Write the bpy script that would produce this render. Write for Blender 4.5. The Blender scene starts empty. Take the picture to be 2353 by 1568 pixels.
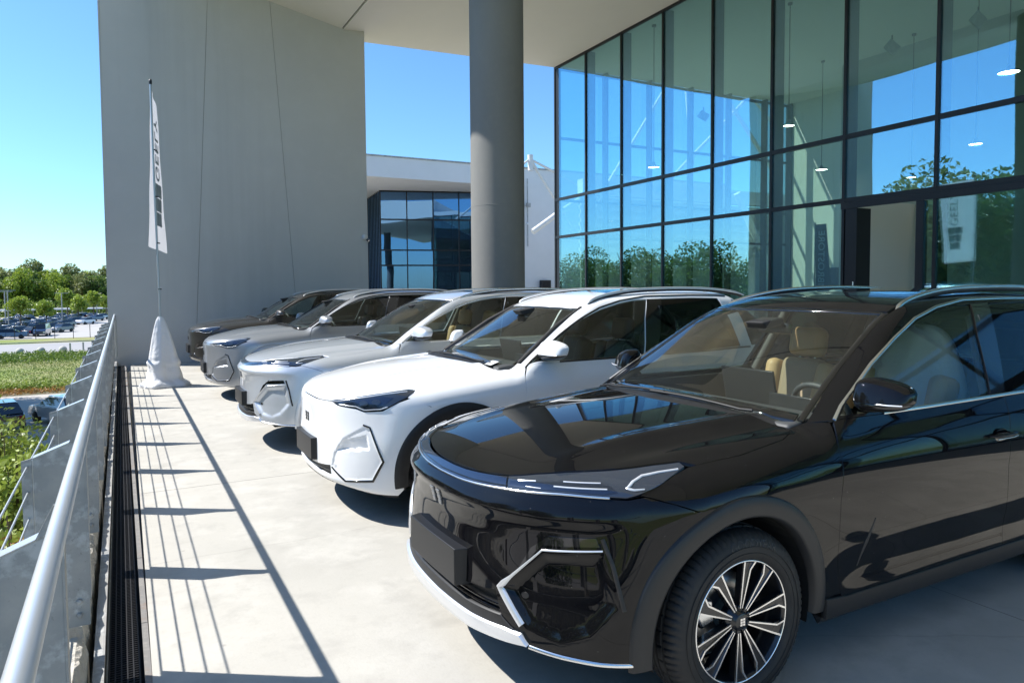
import bpy, bmesh, math, random
import numpy as np
from mathutils import Vector, Matrix
from mathutils.geometry import delaunay_2d_cdt
random.seed(7); rng = np.random.RandomState(11)
S = bpy.context.scene
R_ = math.radians
# ------------------------------------------------------------------ camera
CAM_H = 1.68
psi = math.atan(886/1640.); pit = math.atan(.0508); rol = -.0073
fw = Vector((math.sin(psi)*math.cos(pit), math.cos(psi)*math.cos(pit), -math.sin(pit)))
rt = Vector((math.cos(psi), -math.sin(psi), 0)); up = rt.cross(fw)
r2 = rt*math.cos(rol)+up*math.sin(rol); u2 = up*math.cos(rol)-rt*math.sin(rol)
cd = bpy.data.cameras.new('camera'); cam = bpy.data.objects.new('camera', cd); S.collection.objects.link(cam)
M = Matrix((r2, u2, -fw)).transposed().to_4x4(); M.translation = Vector((0, 0, CAM_H)); cam.matrix_world = M
cd.sensor_width = 36; cd.lens = 1640/2352*36; cd.shift_y = -40/2352; cd.clip_start = .05; cd.clip_end = 3000
S.camera = cam
# ------------------------------------------------------------------ sky, sun, exposure
SUN_EL = 47.0; SUN_AZ = Vector((-.834, .55, 0)).normalized()
w = bpy.data.worlds.new('World'); S.world = w; w.use_nodes = True
nt = w.node_tree; bg = nt.nodes['Background']
sky = nt.nodes.new('ShaderNodeTexSky'); sky.sky_type = 'NISHITA'; sky.sun_disc = False
sky.sun_elevation = R_(SUN_EL); sky.sun_rotation = math.atan2(SUN_AZ.x, SUN_AZ.y)
sky.air_density = 1.0; sky.dust_density = .3; sky.ozone_density = 3.0; sky.altitude = 0
tnt = nt.nodes.new('ShaderNodeMix'); tnt.data_type = 'RGBA'; tnt.blend_type = 'MULTIPLY'; tnt.inputs[0].default_value = 1; tnt.inputs[7].default_value = (.70, 1.02, 1.26, 1)
nt.links.new(sky.outputs[0], tnt.inputs[6]); nt.links.new(tnt.outputs[2], bg.inputs[0]); bg.inputs[1].default_value = .11
sl = bpy.data.lights.new('sun', 'SUN'); so = bpy.data.objects.new('sun', sl); S.collection.objects.link(so)
sl.energy = 5.0; sl.angle = R_(.53); sl.color = (1.0, .965, .905)
sd = Vector((SUN_AZ.x*math.cos(R_(SUN_EL)), SUN_AZ.y*math.cos(R_(SUN_EL)), math.sin(R_(SUN_EL))))
so.rotation_euler = (-sd).to_track_quat('-Z', 'Y').to_euler()
S.view_settings.view_transform = 'Standard'; S.view_settings.look = 'None'
S.view_settings.exposure = 0.72; S.view_settings.gamma = 1; S.view_settings.use_curve_mapping = False
S.cycles.max_bounces = 10; S.cycles.transparent_max_bounces = 24; S.cycles.glossy_bounces = 6
S.cycles.diffuse_bounces = 4; S.cycles.caustics_reflective = False; S.cycles.caustics_refractive = False
S.cycles.use_denoising = True
# ------------------------------------------------------------------ helpers
def tag(o, label=None, cat=None, group=None, kind=None):
    if label: o['label'] = label
    if cat: o['category'] = cat
    if group: o['group'] = group
    if kind: o['kind'] = kind
    return o
def link(o, parent=None):
    S.collection.objects.link(o)
    if parent is not None: o.parent = parent
    return o
def empty(name, loc=(0, 0, 0), rz=0, label=None, cat=None, group=None, parent=None):
    o = bpy.data.objects.new(name, None); o.empty_display_size = .2
    o.location = loc; o.rotation_euler = (0, 0, rz); link(o, parent)
    return tag(o, label, cat, group)
class MB:
    def __init__(s): s.v = []; s.f = []; s.m = []; s.sm = []
    def add(s, vs, fs, mi=0, smooth=False):
        n = len(s.v); s.v.extend([tuple(map(float, p)) for p in vs])
        for q in fs: s.f.append([n+i for i in q]); s.m.append(mi); s.sm.append(smooth)
        return s
    def box(s, a, b, mi=0, T=None):
        x0, y0, z0 = a; x1, y1, z1 = b
        vs = [(x, y, z) for z in (z0, z1) for x, y in ((x0, y0), (x1, y0), (x1, y1), (x0, y1))]
        if T is not None: vs = [T @ Vector(p) for p in vs]
        return s.add(vs, [(3, 2, 1, 0), (4, 5, 6, 7), (0, 1, 5, 4), (1, 2, 6, 5), (2, 3, 7, 6), (3, 0, 4, 7)], mi)
    def prism(s, poly, h0, h1, axis='z', mi=0):
        n = len(poly)
        def P(p, h): return {'z': (p[0], p[1], h), 'y': (p[0], h, p[1]), 'x': (h, p[0], p[1])}[axis]
        vs = [P(p, h0) for p in poly]+[P(p, h1) for p in poly]
        return s.add(vs, [list(range(n))[::-1], list(range(n, 2*n))]+[(i, (i+1) % n, n+(i+1) % n, n+i) for i in range(n)], mi)
    def tube(s, pts, r, n=10, mi=0, cap=True, rs=None, closed=False):
        pts = [Vector(p) for p in pts]; m = len(pts); vs = []; fs = []; up_ = None
        for i, p in enumerate(pts):
            if closed: d = (pts[(i+1) % m]-pts[i-1]).normalized()
            else: d = (pts[min(i+1, m-1)]-pts[max(i-1, 0)]).normalized()
            if up_ is None: up_ = Vector((0, 0, 1)) if abs(d.z) < .9 else Vector((1, 0, 0))
            a = d.cross(up_).normalized(); b = a.cross(d); up_ = b
            rr = rs[i] if rs else r
            for k in range(n):
                t = 2*math.pi*k/n; vs.append(p+a*rr*math.cos(t)+b*rr*math.sin(t))
        for i in range(m if closed else m-1):
            j = (i+1) % m
            for k in range(n): fs.append((i*n+k, i*n+(k+1) % n, j*n+(k+1) % n, j*n+k))
        s.add(vs, fs, mi, True)
        if cap and not closed:
            s.add([vs[k] for k in range(n)], [list(range(n))], mi)
            s.add([vs[(m-1)*n+k] for k in range(n)], [list(range(n))[::-1]], mi)
        return s
    def lathe(s, prof, n=48, axis='z', mi=0, smooth=True, c=(0, 0, 0), close=False):
        vs = []; fs = []; m = len(prof)
        for k in range(n):
            t = 2*math.pi*k/n
            for r, h in prof:
                a, b = r*math.cos(t), r*math.sin(t)
                p = {'z': (a, b, h), 'y': (a, h, b), 'x': (h, a, b)}[axis]
                vs.append((p[0]+c[0], p[1]+c[1], p[2]+c[2]))
        for k in range(n):
            k2 = (k+1) % n
            for i in range(m if close else m-1):
                j = (i+1) % m
                fs.append((k*m+i, k2*m+i, k2*m+j, k*m+j) if axis != 'y' else (k*m+i, k*m+j, k2*m+j, k2*m+i))
        return s.add(vs, fs, mi, smooth)
    def build(s, name, mats, parent=None, loc=None, bevel=0, auto=None, fix=False):
        me = bpy.data.meshes.new(name); me.from_pydata(s.v, [], s.f)
        if not isinstance(mats, (list, tuple)): mats = [mats]
        for m in mats: me.materials.append(m)
        me.polygons.foreach_set('material_index', s.m); me.polygons.foreach_set('use_smooth', s.sm)
        if fix:
            bm = bmesh.new(); bm.from_mesh(me); bmesh.ops.recalc_face_normals(bm, faces=bm.faces); bm.to_mesh(me); bm.free()
        me.update(); o = bpy.data.objects.new(name, me); link(o, parent)
        if loc is not None: o.location = loc
        if bevel:
            b = o.modifiers.new('b', 'BEVEL'); b.width = bevel; b.segments = 3; b.limit_method = 'ANGLE'; b.angle_limit = R_(40)
            b.harden_normals = False
            me.polygons.foreach_set('use_smooth', [True]*len(me.polygons))
            try: me.set_sharp_from_angle(angle=R_(50))
            except Exception: pass
        return o
def rbox(name, size, mat, parent, loc=(0, 0, 0), rot=(0, 0, 0), r=.03, sub=0):
    x, y, z = [a/2 for a in size]
    o = MB().box((-x, -y, -z), (x, y, z)).build(name, mat, parent, loc, bevel=r); o.rotation_euler = rot
    return o
def dup(o, parent=None, loc=None, rz=None, label=None):
    c = o.copy(); S.collection.objects.link(c); c.parent = parent
    if loc is not None: c.location = loc
    if rz is not None: c.rotation_euler = (0, 0, rz)
    if label: c['label'] = label
    for ch in list(o.children): dup(ch, c)
    return c
# ------------------------------------------------------------------ materials
def mat(name, col=(.5, .5, .5), rough=.5, metal=0, coat=0, crough=.03, spec=.5, noise=None, bump=None, emit=None, trans=0, ior=1.45, sheen=0):
    m = bpy.data.materials.new(name); m.use_nodes = True; t = m.node_tree; b = t.nodes['Principled BSDF']
    b.inputs['Base Color'].default_value = (*col, 1); b.inputs['Roughness'].default_value = rough
    b.inputs['Metallic'].default_value = metal; b.inputs['Coat Weight'].default_value = coat
    b.inputs['Coat Roughness'].default_value = crough; b.inputs['IOR'].default_value = ior
    b.inputs['Specular IOR Level'].default_value = spec; b.inputs['Transmission Weight'].default_value = trans
    if emit: b.inputs['Emission Color'].default_value = (*emit[:3], 1); b.inputs['Emission Strength'].default_value = emit[3]
    if noise or bump:
        tc = t.nodes.new('ShaderNodeTexCoord')
    if noise:      # list of (scale, detail, low, high, colour, amount)
        prev = None
        for sc, det, lo, hi, c2, amt in noise:
            n = t.nodes.new('ShaderNodeTexNoise')
            mp = t.nodes.new('ShaderNodeMapping'); t.links.new(tc.outputs['Object'], mp.inputs[0]); t.links.new(mp.outputs[0], n.inputs['Vector'])
            if isinstance(sc, tuple): mp.inputs['Scale'].default_value = sc; n.inputs['Scale'].default_value = 1
            else: n.inputs['Scale'].default_value = sc
            mp.inputs['Location'].default_value = (3.1*len(t.nodes), 1.7, .3)
            n.inputs['Detail'].default_value = det; n.inputs['Roughness'].default_value = .6
            mr = t.nodes.new('ShaderNodeMapRange'); mr.inputs[1].default_value = lo; mr.inputs[2].default_value = hi
            mr.inputs[4].default_value = amt; t.links.new(n.outputs['Fac'], mr.inputs[0])
            mx = t.nodes.new('ShaderNodeMix'); mx.data_type = 'RGBA'; t.links.new(mr.outputs[0], mx.inputs[0])
            if prev is None: mx.inputs[6].default_value = (*col, 1)
            else: t.links.new(prev, mx.inputs[6])
            mx.inputs[7].default_value = (*c2, 1); prev = mx.outputs[2]
        t.links.new(prev, b.inputs['Base Color'])
    if bump:       # (scale, detail, strength, distance)
        n = t.nodes.new('ShaderNodeTexNoise'); t.links.new(tc.outputs['Object'], n.inputs['Vector'])
        n.inputs['Scale'].default_value = bump[0]; n.inputs['Detail'].default_value = bump[1]
        bp = t.nodes.new('ShaderNodeBump'); bp.inputs['Strength'].default_value = bump[2]; bp.inputs['Distance'].default_value = bump[3]
        t.links.new(n.outputs['Fac'], bp.inputs['Height']); t.links.new(bp.outputs[0], b.inputs['Normal'])
    return m
def glass(name, tint, refl, ior=1.5, rtint=(1, 1, 1), dust=0, warp=0):
    m = bpy.data.materials.new(name); m.use_nodes = True; t = m.node_tree; N = t.nodes; L = t.links
    N.remove(N['Principled BSDF']); out = N['Material Output']
    tr = N.new('ShaderNodeBsdfTransparent'); tr.inputs[0].default_value = (*tint, 1)
    gl = N.new('ShaderNodeBsdfGlossy'); gl.inputs['Roughness'].default_value = 0.0; gl.inputs[0].default_value = (*rtint, 1)
    fr = N.new('ShaderNodeFresnel'); ge = N.new('ShaderNodeNewGeometry'); im = N.new('ShaderNodeMapRange')
    im.inputs[3].default_value = ior; im.inputs[4].default_value = 1/ior; L.new(ge.outputs['Backfacing'], im.inputs[0]); L.new(im.outputs[0], fr.inputs[0])
    mr = N.new('ShaderNodeMapRange'); mr.inputs[1].default_value = 0; mr.inputs[2].default_value = 1; mr.inputs[3].default_value = refl; mr.inputs[4].default_value = 1
    mx = N.new('ShaderNodeMixShader'); L.new(fr.outputs[0], mr.inputs[0]); L.new(mr.outputs[0], mx.inputs[0])
    L.new(tr.outputs[0], mx.inputs[1]); L.new(gl.outputs[0], mx.inputs[2])
    res = mx.outputs[0]
    if warp:       # slight tilt and bow of each pane
        oi = N.new('ShaderNodeObjectInfo'); wn = N.new('ShaderNodeTexWhiteNoise'); wn.noise_dimensions = '1D'; L.new(oi.outputs['Random'], wn.inputs['W'])
        v1 = N.new('ShaderNodeVectorMath'); v1.operation = 'SUBTRACT'; v1.inputs[1].default_value = (.5, .5, .5); L.new(wn.outputs['Color'], v1.inputs[0])
        tc = N.new('ShaderNodeTexCoord'); nn = N.new('ShaderNodeTexNoise'); nn.inputs['Scale'].default_value = .55; nn.inputs['Detail'].default_value = 1; L.new(tc.outputs['Object'], nn.inputs['Vector'])
        v2 = N.new('ShaderNodeVectorMath'); v2.operation = 'SUBTRACT'; v2.inputs[1].default_value = (.5, .5, .5); L.new(nn.outputs['Color'], v2.inputs[0])
        s1 = N.new('ShaderNodeVectorMath'); s1.operation = 'SCALE'; s1.inputs[3].default_value = warp; L.new(v1.outputs[0], s1.inputs[0])
        s2 = N.new('ShaderNodeVectorMath'); s2.operation = 'SCALE'; s2.inputs[3].default_value = warp*1.6; L.new(v2.outputs[0], s2.inputs[0])
        a1 = N.new('ShaderNodeVectorMath'); L.new(s1.outputs[0], a1.inputs[0]); L.new(s2.outputs[0], a1.inputs[1])
        a2 = N.new('ShaderNodeVectorMath'); L.new(a1.outputs[0], a2.inputs[0]); L.new(ge.outputs['Normal'], a2.inputs[1])
        nz = N.new('ShaderNodeVectorMath'); nz.operation = 'NORMALIZE'; L.new(a2.outputs[0], nz.inputs[0]); L.new(nz.outputs[0], gl.inputs['Normal'])
    if dust:
        df = N.new('ShaderNodeBsdfDiffuse'); df.inputs[0].default_value = (.55, .55, .52, 1)
        m2 = N.new('ShaderNodeMixShader'); m2.inputs[0].default_value = dust; L.new(res, m2.inputs[1]); L.new(df.outputs[0], m2.inputs[2]); res = m2.outputs[0]
    L.new(res, out.inputs[0]); return m
def add_gaps(m, axis_scales):
    pass
# ------------------------------------------------------------------ car body surface (car frame: x back from the nose, y to the driver's side, z up)
def spl(xs,ys):
    xs=np.array(xs,float);ys=np.array(ys,float);n=len(xs);h=np.diff(xs)
    A=np.eye(n);r=np.zeros(n)
    for i in range(1,n-1):
        A[i,i-1]=h[i-1];A[i,i]=2*(h[i-1]+h[i]);A[i,i+1]=h[i]
        r[i]=6*((ys[i+1]-ys[i])/h[i]-(ys[i]-ys[i-1])/h[i-1])
    M=np.linalg.solve(A,r)
    def f(x):
        x=np.asarray(x,float);xc=np.clip(x,xs[0],xs[-1]);i=np.clip(np.searchsorted(xs,xc)-1,0,n-2)
        a=xs[i+1]-xc;b=xc-xs[i];hh=h[i]
        v=(M[i]*a**3+M[i+1]*b**3)/(6*hh)+(ys[i]/hh-M[i]*hh/6)*a+(ys[i+1]/hh-M[i+1]*hh/6)*b
        d0=(ys[1]-ys[0])/h[0]-h[0]*M[1]/6; d1=(ys[-1]-ys[-2])/h[-1]+h[-1]*M[-2]/6
        return v+np.where(x<xs[0],(x-xs[0])*d0,0)+np.where(x>xs[-1],(x-xs[-1])*d1,0)
    return f
def smax(a,b,k):
    h=np.clip(.5+.5*(a-b)/k,0,1); return b*(1-h)+a*h+k*h*(1-h)
def smin(a,b,k): return -smax(-a,-b,k)
def sst(e0,e1,x):
    t=np.clip((x-e0)/(e1-e0),0,1); return t*t*(3-2*t)
Wz=spl([.15,.3,.45,.6,.75,.88,.98,1.06,1.14],[.87,.905,.918,.925,.935,.935,.912,.872,.815])
Nz=spl([.15,.25,.4,.55,.7,.82,.9,.96,1.05],[.10,.05,.03,.03,.035,.03,.035,.06,.16])
A2=spl([.2,.6,.95],[.10,.13,.20]);A4=spl([.2,.6,.95],[.33,.34,.42])
Hc=spl([0,.1,.3,.6,1.0,1.4,1.8],[.855,.915,.985,1.043,1.085,1.115,1.14])
Rz=spl([1.9,2.3,2.7,3.1,3.6,4.1,4.6],[1.50,1.60,1.645,1.66,1.655,1.62,1.55])
def lower(x,y,z,m=0):
    ay=np.abs(y)
    w=Wz(z)-.045*sst(3.6,4.7,x)**1.0
    # door sculpting: shallow hollow over the sill
    w=w-.018*np.exp(-((z-.42)/.11)**2)*sst(1.3,1.7,x)*(1-sst(3.2,3.6,x))
    # haunches above wheels
    for xc in(.94,3.69): w=w+.016*np.exp(-((x-xc)/.42)**2)*np.exp(-((z-.80)/.16)**2)
    q=ay/.93
    fx=Nz(z)+A2(z)*q**2+A4(z)*q**4
    top=Hc(x)-.075*(ay/.85)**2-.03*(ay/.85)**6
    # bonnet crease
    top=top+.014*np.exp(-((ay-(.42+.10*x))/.045)**2)*sst(.25,.8,x)
    top=top-.010*np.exp(-((ay-(.56+.09*x))/.06)**2)*sst(.25,.8,x)
    a=smax(ay-w,(fx-x)*.85,.10)
    a=smax(a,z-top,.07)
    re=4.64-.10*q**2-.25*q**6-.25*sst(.9,1.15,z)
    a=smax(a,x-re,.08)
    return smax(a,.18+.09*(1-sst(0,.6,x))-z,.05)
def green(x,y,z):
    ay=np.abs(y)
    wg=.868-.40*(z-1.06)-.10*(z-1.06)**2-.05*sst(3.6,4.6,x)
    zt=Rz(x)-.032*(ay/.6)**2-.012*(ay/.6)**4
    xw=1.30+.20*(ay/.78)**2+(z-1.06)*1.74+.10*(z-1.06)*(z-1.5)
    a=smax((ay-wg)*.93,(xw-x)*.50,.05)
    a=smax(a,z-zt,.07)
    xr=4.62-.9*(z-1.1)-.6*(z-1.1)**2-.12*(ay/.7)**2
    a=smax(a,(x-xr)*.7,.07)
    return smax(a,.95-z,.05)
def body(x,y,z,m=0):
    return smin(lower(x,y,z,m),green(x,y,z),.02)
def grad(f,x,y,z,e=.0015):
    g=np.stack([f(x+e,y,z)-f(x-e,y,z),f(x,y+e,z)-f(x,y-e,z),f(x,y,z+e)-f(x,y,z-e)],-1)
    return g/np.maximum(np.linalg.norm(g,axis=-1,keepdims=True),1e-9)
def cast(f,O,D,T,n=160):
    """O,D (N,3) from outside; returns t (nan if none)"""
    N=len(O);t0=np.full(N,np.nan);prev=np.full(N,False);lo=np.zeros(N);hi=np.full(N,np.nan)
    done=np.zeros(N,bool)
    for i in range(n+1):
        t=T*i/n;P=O+D*t;v=f(P[:,0],P[:,1],P[:,2])
        hit=(v<0)&~done
        hi[hit]=t;lo[hit]=T*max(i-1,0)/n;done|=hit
    k=np.where(done)[0]
    if len(k):
        l=lo[k];h=hi[k]
        for _ in range(26):
            mm=(l+h)/2;P=O[k]+D[k]*mm[:,None];v=f(P[:,0],P[:,1],P[:,2]);s=v<0
            h=np.where(s,mm,h);l=np.where(s,l,mm)
        t0[k]=h
    return t0
WX = .93; WR = 3.68      # wheel centres
def polysd(px, py, poly):
    """signed distance, positive inside"""
    px = np.asarray(px, float); py = np.asarray(py, float); d = np.full(px.shape, 1e9); ins = np.zeros(px.shape, bool); n = len(poly)
    for i in range(n):
        ax, ay = poly[i]; bx, by = poly[(i+1) % n]; ex, ey = bx-ax, by-ay; wx, wy = px-ax, py-ay
        t = np.clip((wx*ex+wy*ey)/(ex*ex+ey*ey+1e-12), 0, 1)
        d = np.minimum(d, (wx-ex*t)**2+(wy-ey*t)**2)
        c = ((ay > py) != (by > py)) & (px < (bx-ax)*(py-ay)/(by-ay+1e-12)+ax); ins ^= c
    return np.where(ins, 1, -1)*np.sqrt(d)
D2 = math.radians(1)*.95
def TH(pts): return [(a*D2, b) for a, b in pts]
HEXA = TH([(41.2, .688), (54.8, .705), (58, .515), (52.5, .40), (45.9, .352), (37.5, .385), (30.3, .52)])
HEXB = TH([(48.3, .71), (50.8, .694), (56.8, .465), (52.5, .327), (39, .305), (30.5, .40), (32.3, .50), (38, .62)])
POCB = TH([(33.5, .51), (37.3, .60), (49.4, .65), (50.4, .545)])
def mkbody(m):
    def f(x, y, z):
        x = np.asarray(x, float); y = np.asarray(y, float); z = np.asarray(z, float)
        v = body(x, y, z); k = (x < .62) & (z < .87)
        if k.any():
            xx, yy, zz = x[k], np.abs(y[k]), z[k]; u = np.arctan2(yy, .93-xx)*.95; e = np.zeros(xx.shape)
            if m == 'A':
                s = polysd(u, zz, HEXA); e += .023*sst(0, .05, s)*(1-.55*sst(.50, .36, zz))
                e -= .014*np.exp(-((zz-.825)/.035)**2)*(1-sst(.85, 1.05, u))
                cen = sst(.78, .70, zz)*sst(.42, .50, zz)*(1-sst(.30, .62, u)); e += .006*cen
            else:
                s = polysd(u, zz, HEXB); e += .008*sst(0, .022, s)
                sp = polysd(u, zz, POCB); zt = np.interp(u/D2, [32, 37.3, 49.4], [.52, .605, .655]); e += .034*np.clip((zt-zz)/.10, 0, 1)*sst(-.004, .014, sp)
            v = v.copy(); v[k] += e
        return v
    return f
def snap(f, P, it=12):
    P = np.array(P, float)
    for _ in range(it):
        v = f(P[:, 0], P[:, 1], P[:, 2]); g = grad(f, P[:, 0], P[:, 1], P[:, 2]); P = P-g*np.clip(v, -.05, .05)[:, None]*1.0
    return P
class Proj:
    def __init__(s, k): s.k = k
    def uv(s, P):
        x, y, z = P[:, 0], P[:, 1], P[:, 2]; k = s.k
        if k == 'side': return np.stack([x, z], 1)
        if k == 'diag': return np.stack([x, -.8*y+.6*z], 1)
        if k == 'top': return np.stack([x, y], 1)
        if k == 'ws': return np.stack([y, .835*x+.55*z], 1)
        if k == 'rear': return np.stack([y, z], 1)
        if k == 'cyl': return np.stack([np.arctan2(y, .93-x)*.95, z], 1)
    def ray(s, Q):
        u, v = Q[:, 0], Q[:, 1]; n = len(u); o = np.zeros(n); k = s.k
        if k == 'side': return np.stack([u, o+1.3, v], 1), np.tile([0, -1., 0], (n, 1)), 1.25
        if k == 'diag': return np.stack([u, -.8*v+.6*2.05, .6*v+.8*2.05], 1), np.tile([0, -.6, -.8], (n, 1)), 1.8
        if k == 'top': return np.stack([u, v, o+2.0], 1), np.tile([0, 0, -1.], (n, 1)), 1.5
        if k == 'ws': return np.stack([.835*v-.55*1.2, u, .55*v+.835*1.2], 1), np.tile([.55, 0, -.835], (n, 1)), 2.0
        if k == 'rear': return np.stack([o+5.2, u, v], 1), np.tile([-1., 0, 0], (n, 1)), 1.6
        if k == 'cyl':
            th = u/.95; c, sn = np.cos(th), np.sin(th)
            return np.stack([.93-1.35*c, 1.35*sn, v], 1), np.stack([c, -sn, o], 1), .95
def resample(P, h, closed=True):
    P = np.array(P, float); out = []; n = len(P)
    for i in range(n if closed else n-1):
        a, b = P[i], P[(i+1) % n]; k = max(1, int(np.ceil(np.linalg.norm(b-a)/h)))
        for j in range(k): out.append(a+(b-a)*j/k)
    if not closed: out.append(P[-1])
    return np.array(out)
def inset(Q, g):
    a = .5*np.sum(Q[:, 0]*np.roll(Q[:, 1], -1)-np.roll(Q[:, 0], -1)*Q[:, 1])
    if a < 0: Q = Q[::-1]
    e = np.roll(Q, -1, 0)-np.roll(Q, 1, 0); n = np.stack([-e[:, 1], e[:, 0]], 1); n /= np.maximum(np.linalg.norm(n, axis=1, keepdims=True), 1e-9)
    return Q+n*g
def patch_data(f, poly, proj, h=.03, off=0., lip=.025, gap=.002, holes=(), uvpoly=False, raw=False):
    """a body panel: polygon laid on the body surface; returns verts, faces, normals"""
    pr = Proj(proj); loops = []
    for i, pl in enumerate([poly]+list(holes)):
        if uvpoly or raw or len(pl[0]) == 2: Q = resample(np.array(pl, float), h*.9)
        else: Q = pr.uv(snap(f, resample(np.array(pl, float), h*.9)))
        Q = inset(Q, gap if i == 0 else -gap); loops.append(Q)
    o = loops[0]; x0, y0 = o.min(0); x1, y1 = o.max(0)
    gx, gy = np.meshgrid(np.arange(x0+h/2, x1, h), np.arange(y0+h/2, y1, h*.92)); gx[::2] += h*.25; gx[1::2] -= h*.25
    gx, gy = gx.ravel(), gy.ravel()
    sd = polysd(gx, gy, o)
    for q in loops[1:]: sd = np.minimum(sd, -polysd(gx, gy, q))
    k = sd > h*.42; pts = np.concatenate(loops+[np.stack([gx[k], gy[k]], 1)])
    edges = []; s0 = 0
    for q in loops:
        n = len(q); edges += [(s0+i, s0+(i+1) % n) for i in range(n)]; s0 += n
    vv, ee, ff, ov, oe, of = delaunay_2d_cdt([Vector(p) for p in pts], edges, [], 0, 1e-7)
    V2 = np.array([tuple(p) for p in vv]); F = np.array([list(t) for t in ff if len(t) == 3])
    c = V2[F].mean(1); ok = polysd(c[:, 0], c[:, 1], o) > 0
    for q in loops[1:]: ok &= polysd(c[:, 0], c[:, 1], q) < 0
    F = F[ok]; O, D, T = pr.ray(V2); t = cast(f, O, D, T, 60)
    bad = np.isnan(t)
    if bad.any():
        for i in np.where(bad)[0]:
            if (~bad).any():
                j = np.argmin(((V2-V2[i])**2).sum(1)+bad*1e6); t[i] = t[j]
            else: t[i] = T/2
    P = O+D*t[:, None]; N = grad(f, P[:, 0], P[:, 1], P[:, 2]); P = P+N*off
    fn = np.cross(P[F[:, 1]]-P[F[:, 0]], P[F[:, 2]]-P[F[:, 0]]); fl = (fn*N[F[:, 0]]).sum(1) < 0; F[fl] = F[fl][:, ::-1]
    faces = [list(map(int, t)) for t in F]; V = [P]; NN = [N]; n0 = len(P)
    if lip:
        cnt = {}
        for a, b, c_ in F:
            for e in ((a, b), (b, c_), (c_, a)): cnt[e] = 1
        be = [e for e in cnt if (e[1], e[0]) not in cnt]
        A = np.array([e[0] for e in be]); B = np.array([e[1] for e in be])
        m = len(be); en = np.cross(P[B]-P[A], N[A]); en /= np.maximum(np.linalg.norm(en, axis=1, keepdims=True), 1e-9)
        V += [P[A], P[B], P[B]-N[B]*lip, P[A]-N[A]*lip]
        na = (en*.6+N[A]*.8) ; nb = (en*.6+N[B]*.8)
        NN += [na, nb, en, en]
        faces += [[n0+i, n0+3*m+i, n0+2*m+i, n0+m+i] for i in range(m)]
    return np.concatenate(V), faces, np.concatenate(NN)
def mkpatch(name, data, mt, parent, mirror=False):
    V, F, N = data; V = V.copy(); N = N.copy()
    s = 1 if mirror else -1
    V[:, 1] *= s; N[:, 1] *= s          # car frame -> object frame (driver's side is -Y)
    if s < 0: F = [q[::-1] for q in F]
    me = bpy.data.meshes.new(name); me.from_pydata(V.tolist(), [], F)
    me.polygons.foreach_set('use_smooth', [True]*len(F)); me.update()
    N /= np.maximum(np.linalg.norm(N, axis=1, keepdims=True), 1e-9)
    me.normals_split_custom_set_from_vertices(N.tolist())
    me.materials.append(mt); o = bpy.data.objects.new(name, me); return link(o, parent)
def surf_tube(f, pts, r, proj, off=0., h=.03, n=8):
    """points on the body for a trim strip"""
    P = snap(f, resample(np.array(pts, float), h, False)); N = grad(f, P[:, 0], P[:, 1], P[:, 2]); P = P+N*off
    return P, N
def strip_data(f, pts, width, th=.006, off=.004, h=.025, taper=None, uv=None):
    """a raised flat strip that follows the body along pts"""
    if uv: 
        Q = resample(np.array(pts, float), h, False); O, D, T = Proj(uv).ray(Q); t = cast(f, O, D, T, 60); P = O+D*t[:, None]
    else: P = snap(f, resample(np.array(pts, float), h, False))
    N = grad(f, P[:, 0], P[:, 1], P[:, 2]); T_ = np.gradient(P, axis=0); B = np.cross(N, T_); B /= np.linalg.norm(B, axis=1, keepdims=True)
    n = len(P); wd = np.full(n, width/2) if taper is None else width/2*np.interp(np.linspace(0, 1, n), *taper)
    rows = []; nr = []
    for a, d, nn in ((-1, -.012, (-1, 0)), (-1, off, (-.7, .7)), (-.6, off+th, (-.3, .95)), (0, off+th*1.15, (0, 1)), (.6, off+th, (.3, .95)), (1, off, (.7, .7)), (1, -.012, (1, 0))):
        rows.append(P+B*(a*wd)[:, None]+N*d); nr.append(B*nn[0]+N*nn[1])
    V = np.concatenate(rows); NN = np.concatenate(nr); F = []
    for i in range(6):
        for j in range(n-1): F.append([i*n+j, (i+1)*n+j, (i+1)*n+j+1, i*n+j+1])
    for e in (0, n-1): F.append([i*n+e for i in range(7)])
    # orient
    F2 = []
    for q in F:
        a, b, c = V[q[0]], V[q[1]], V[q[2]]
        F2.append(q if np.dot(np.cross(b-a, c-a), NN[q[1]]) > 0 else q[::-1])
    return V, F2, NN
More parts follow.
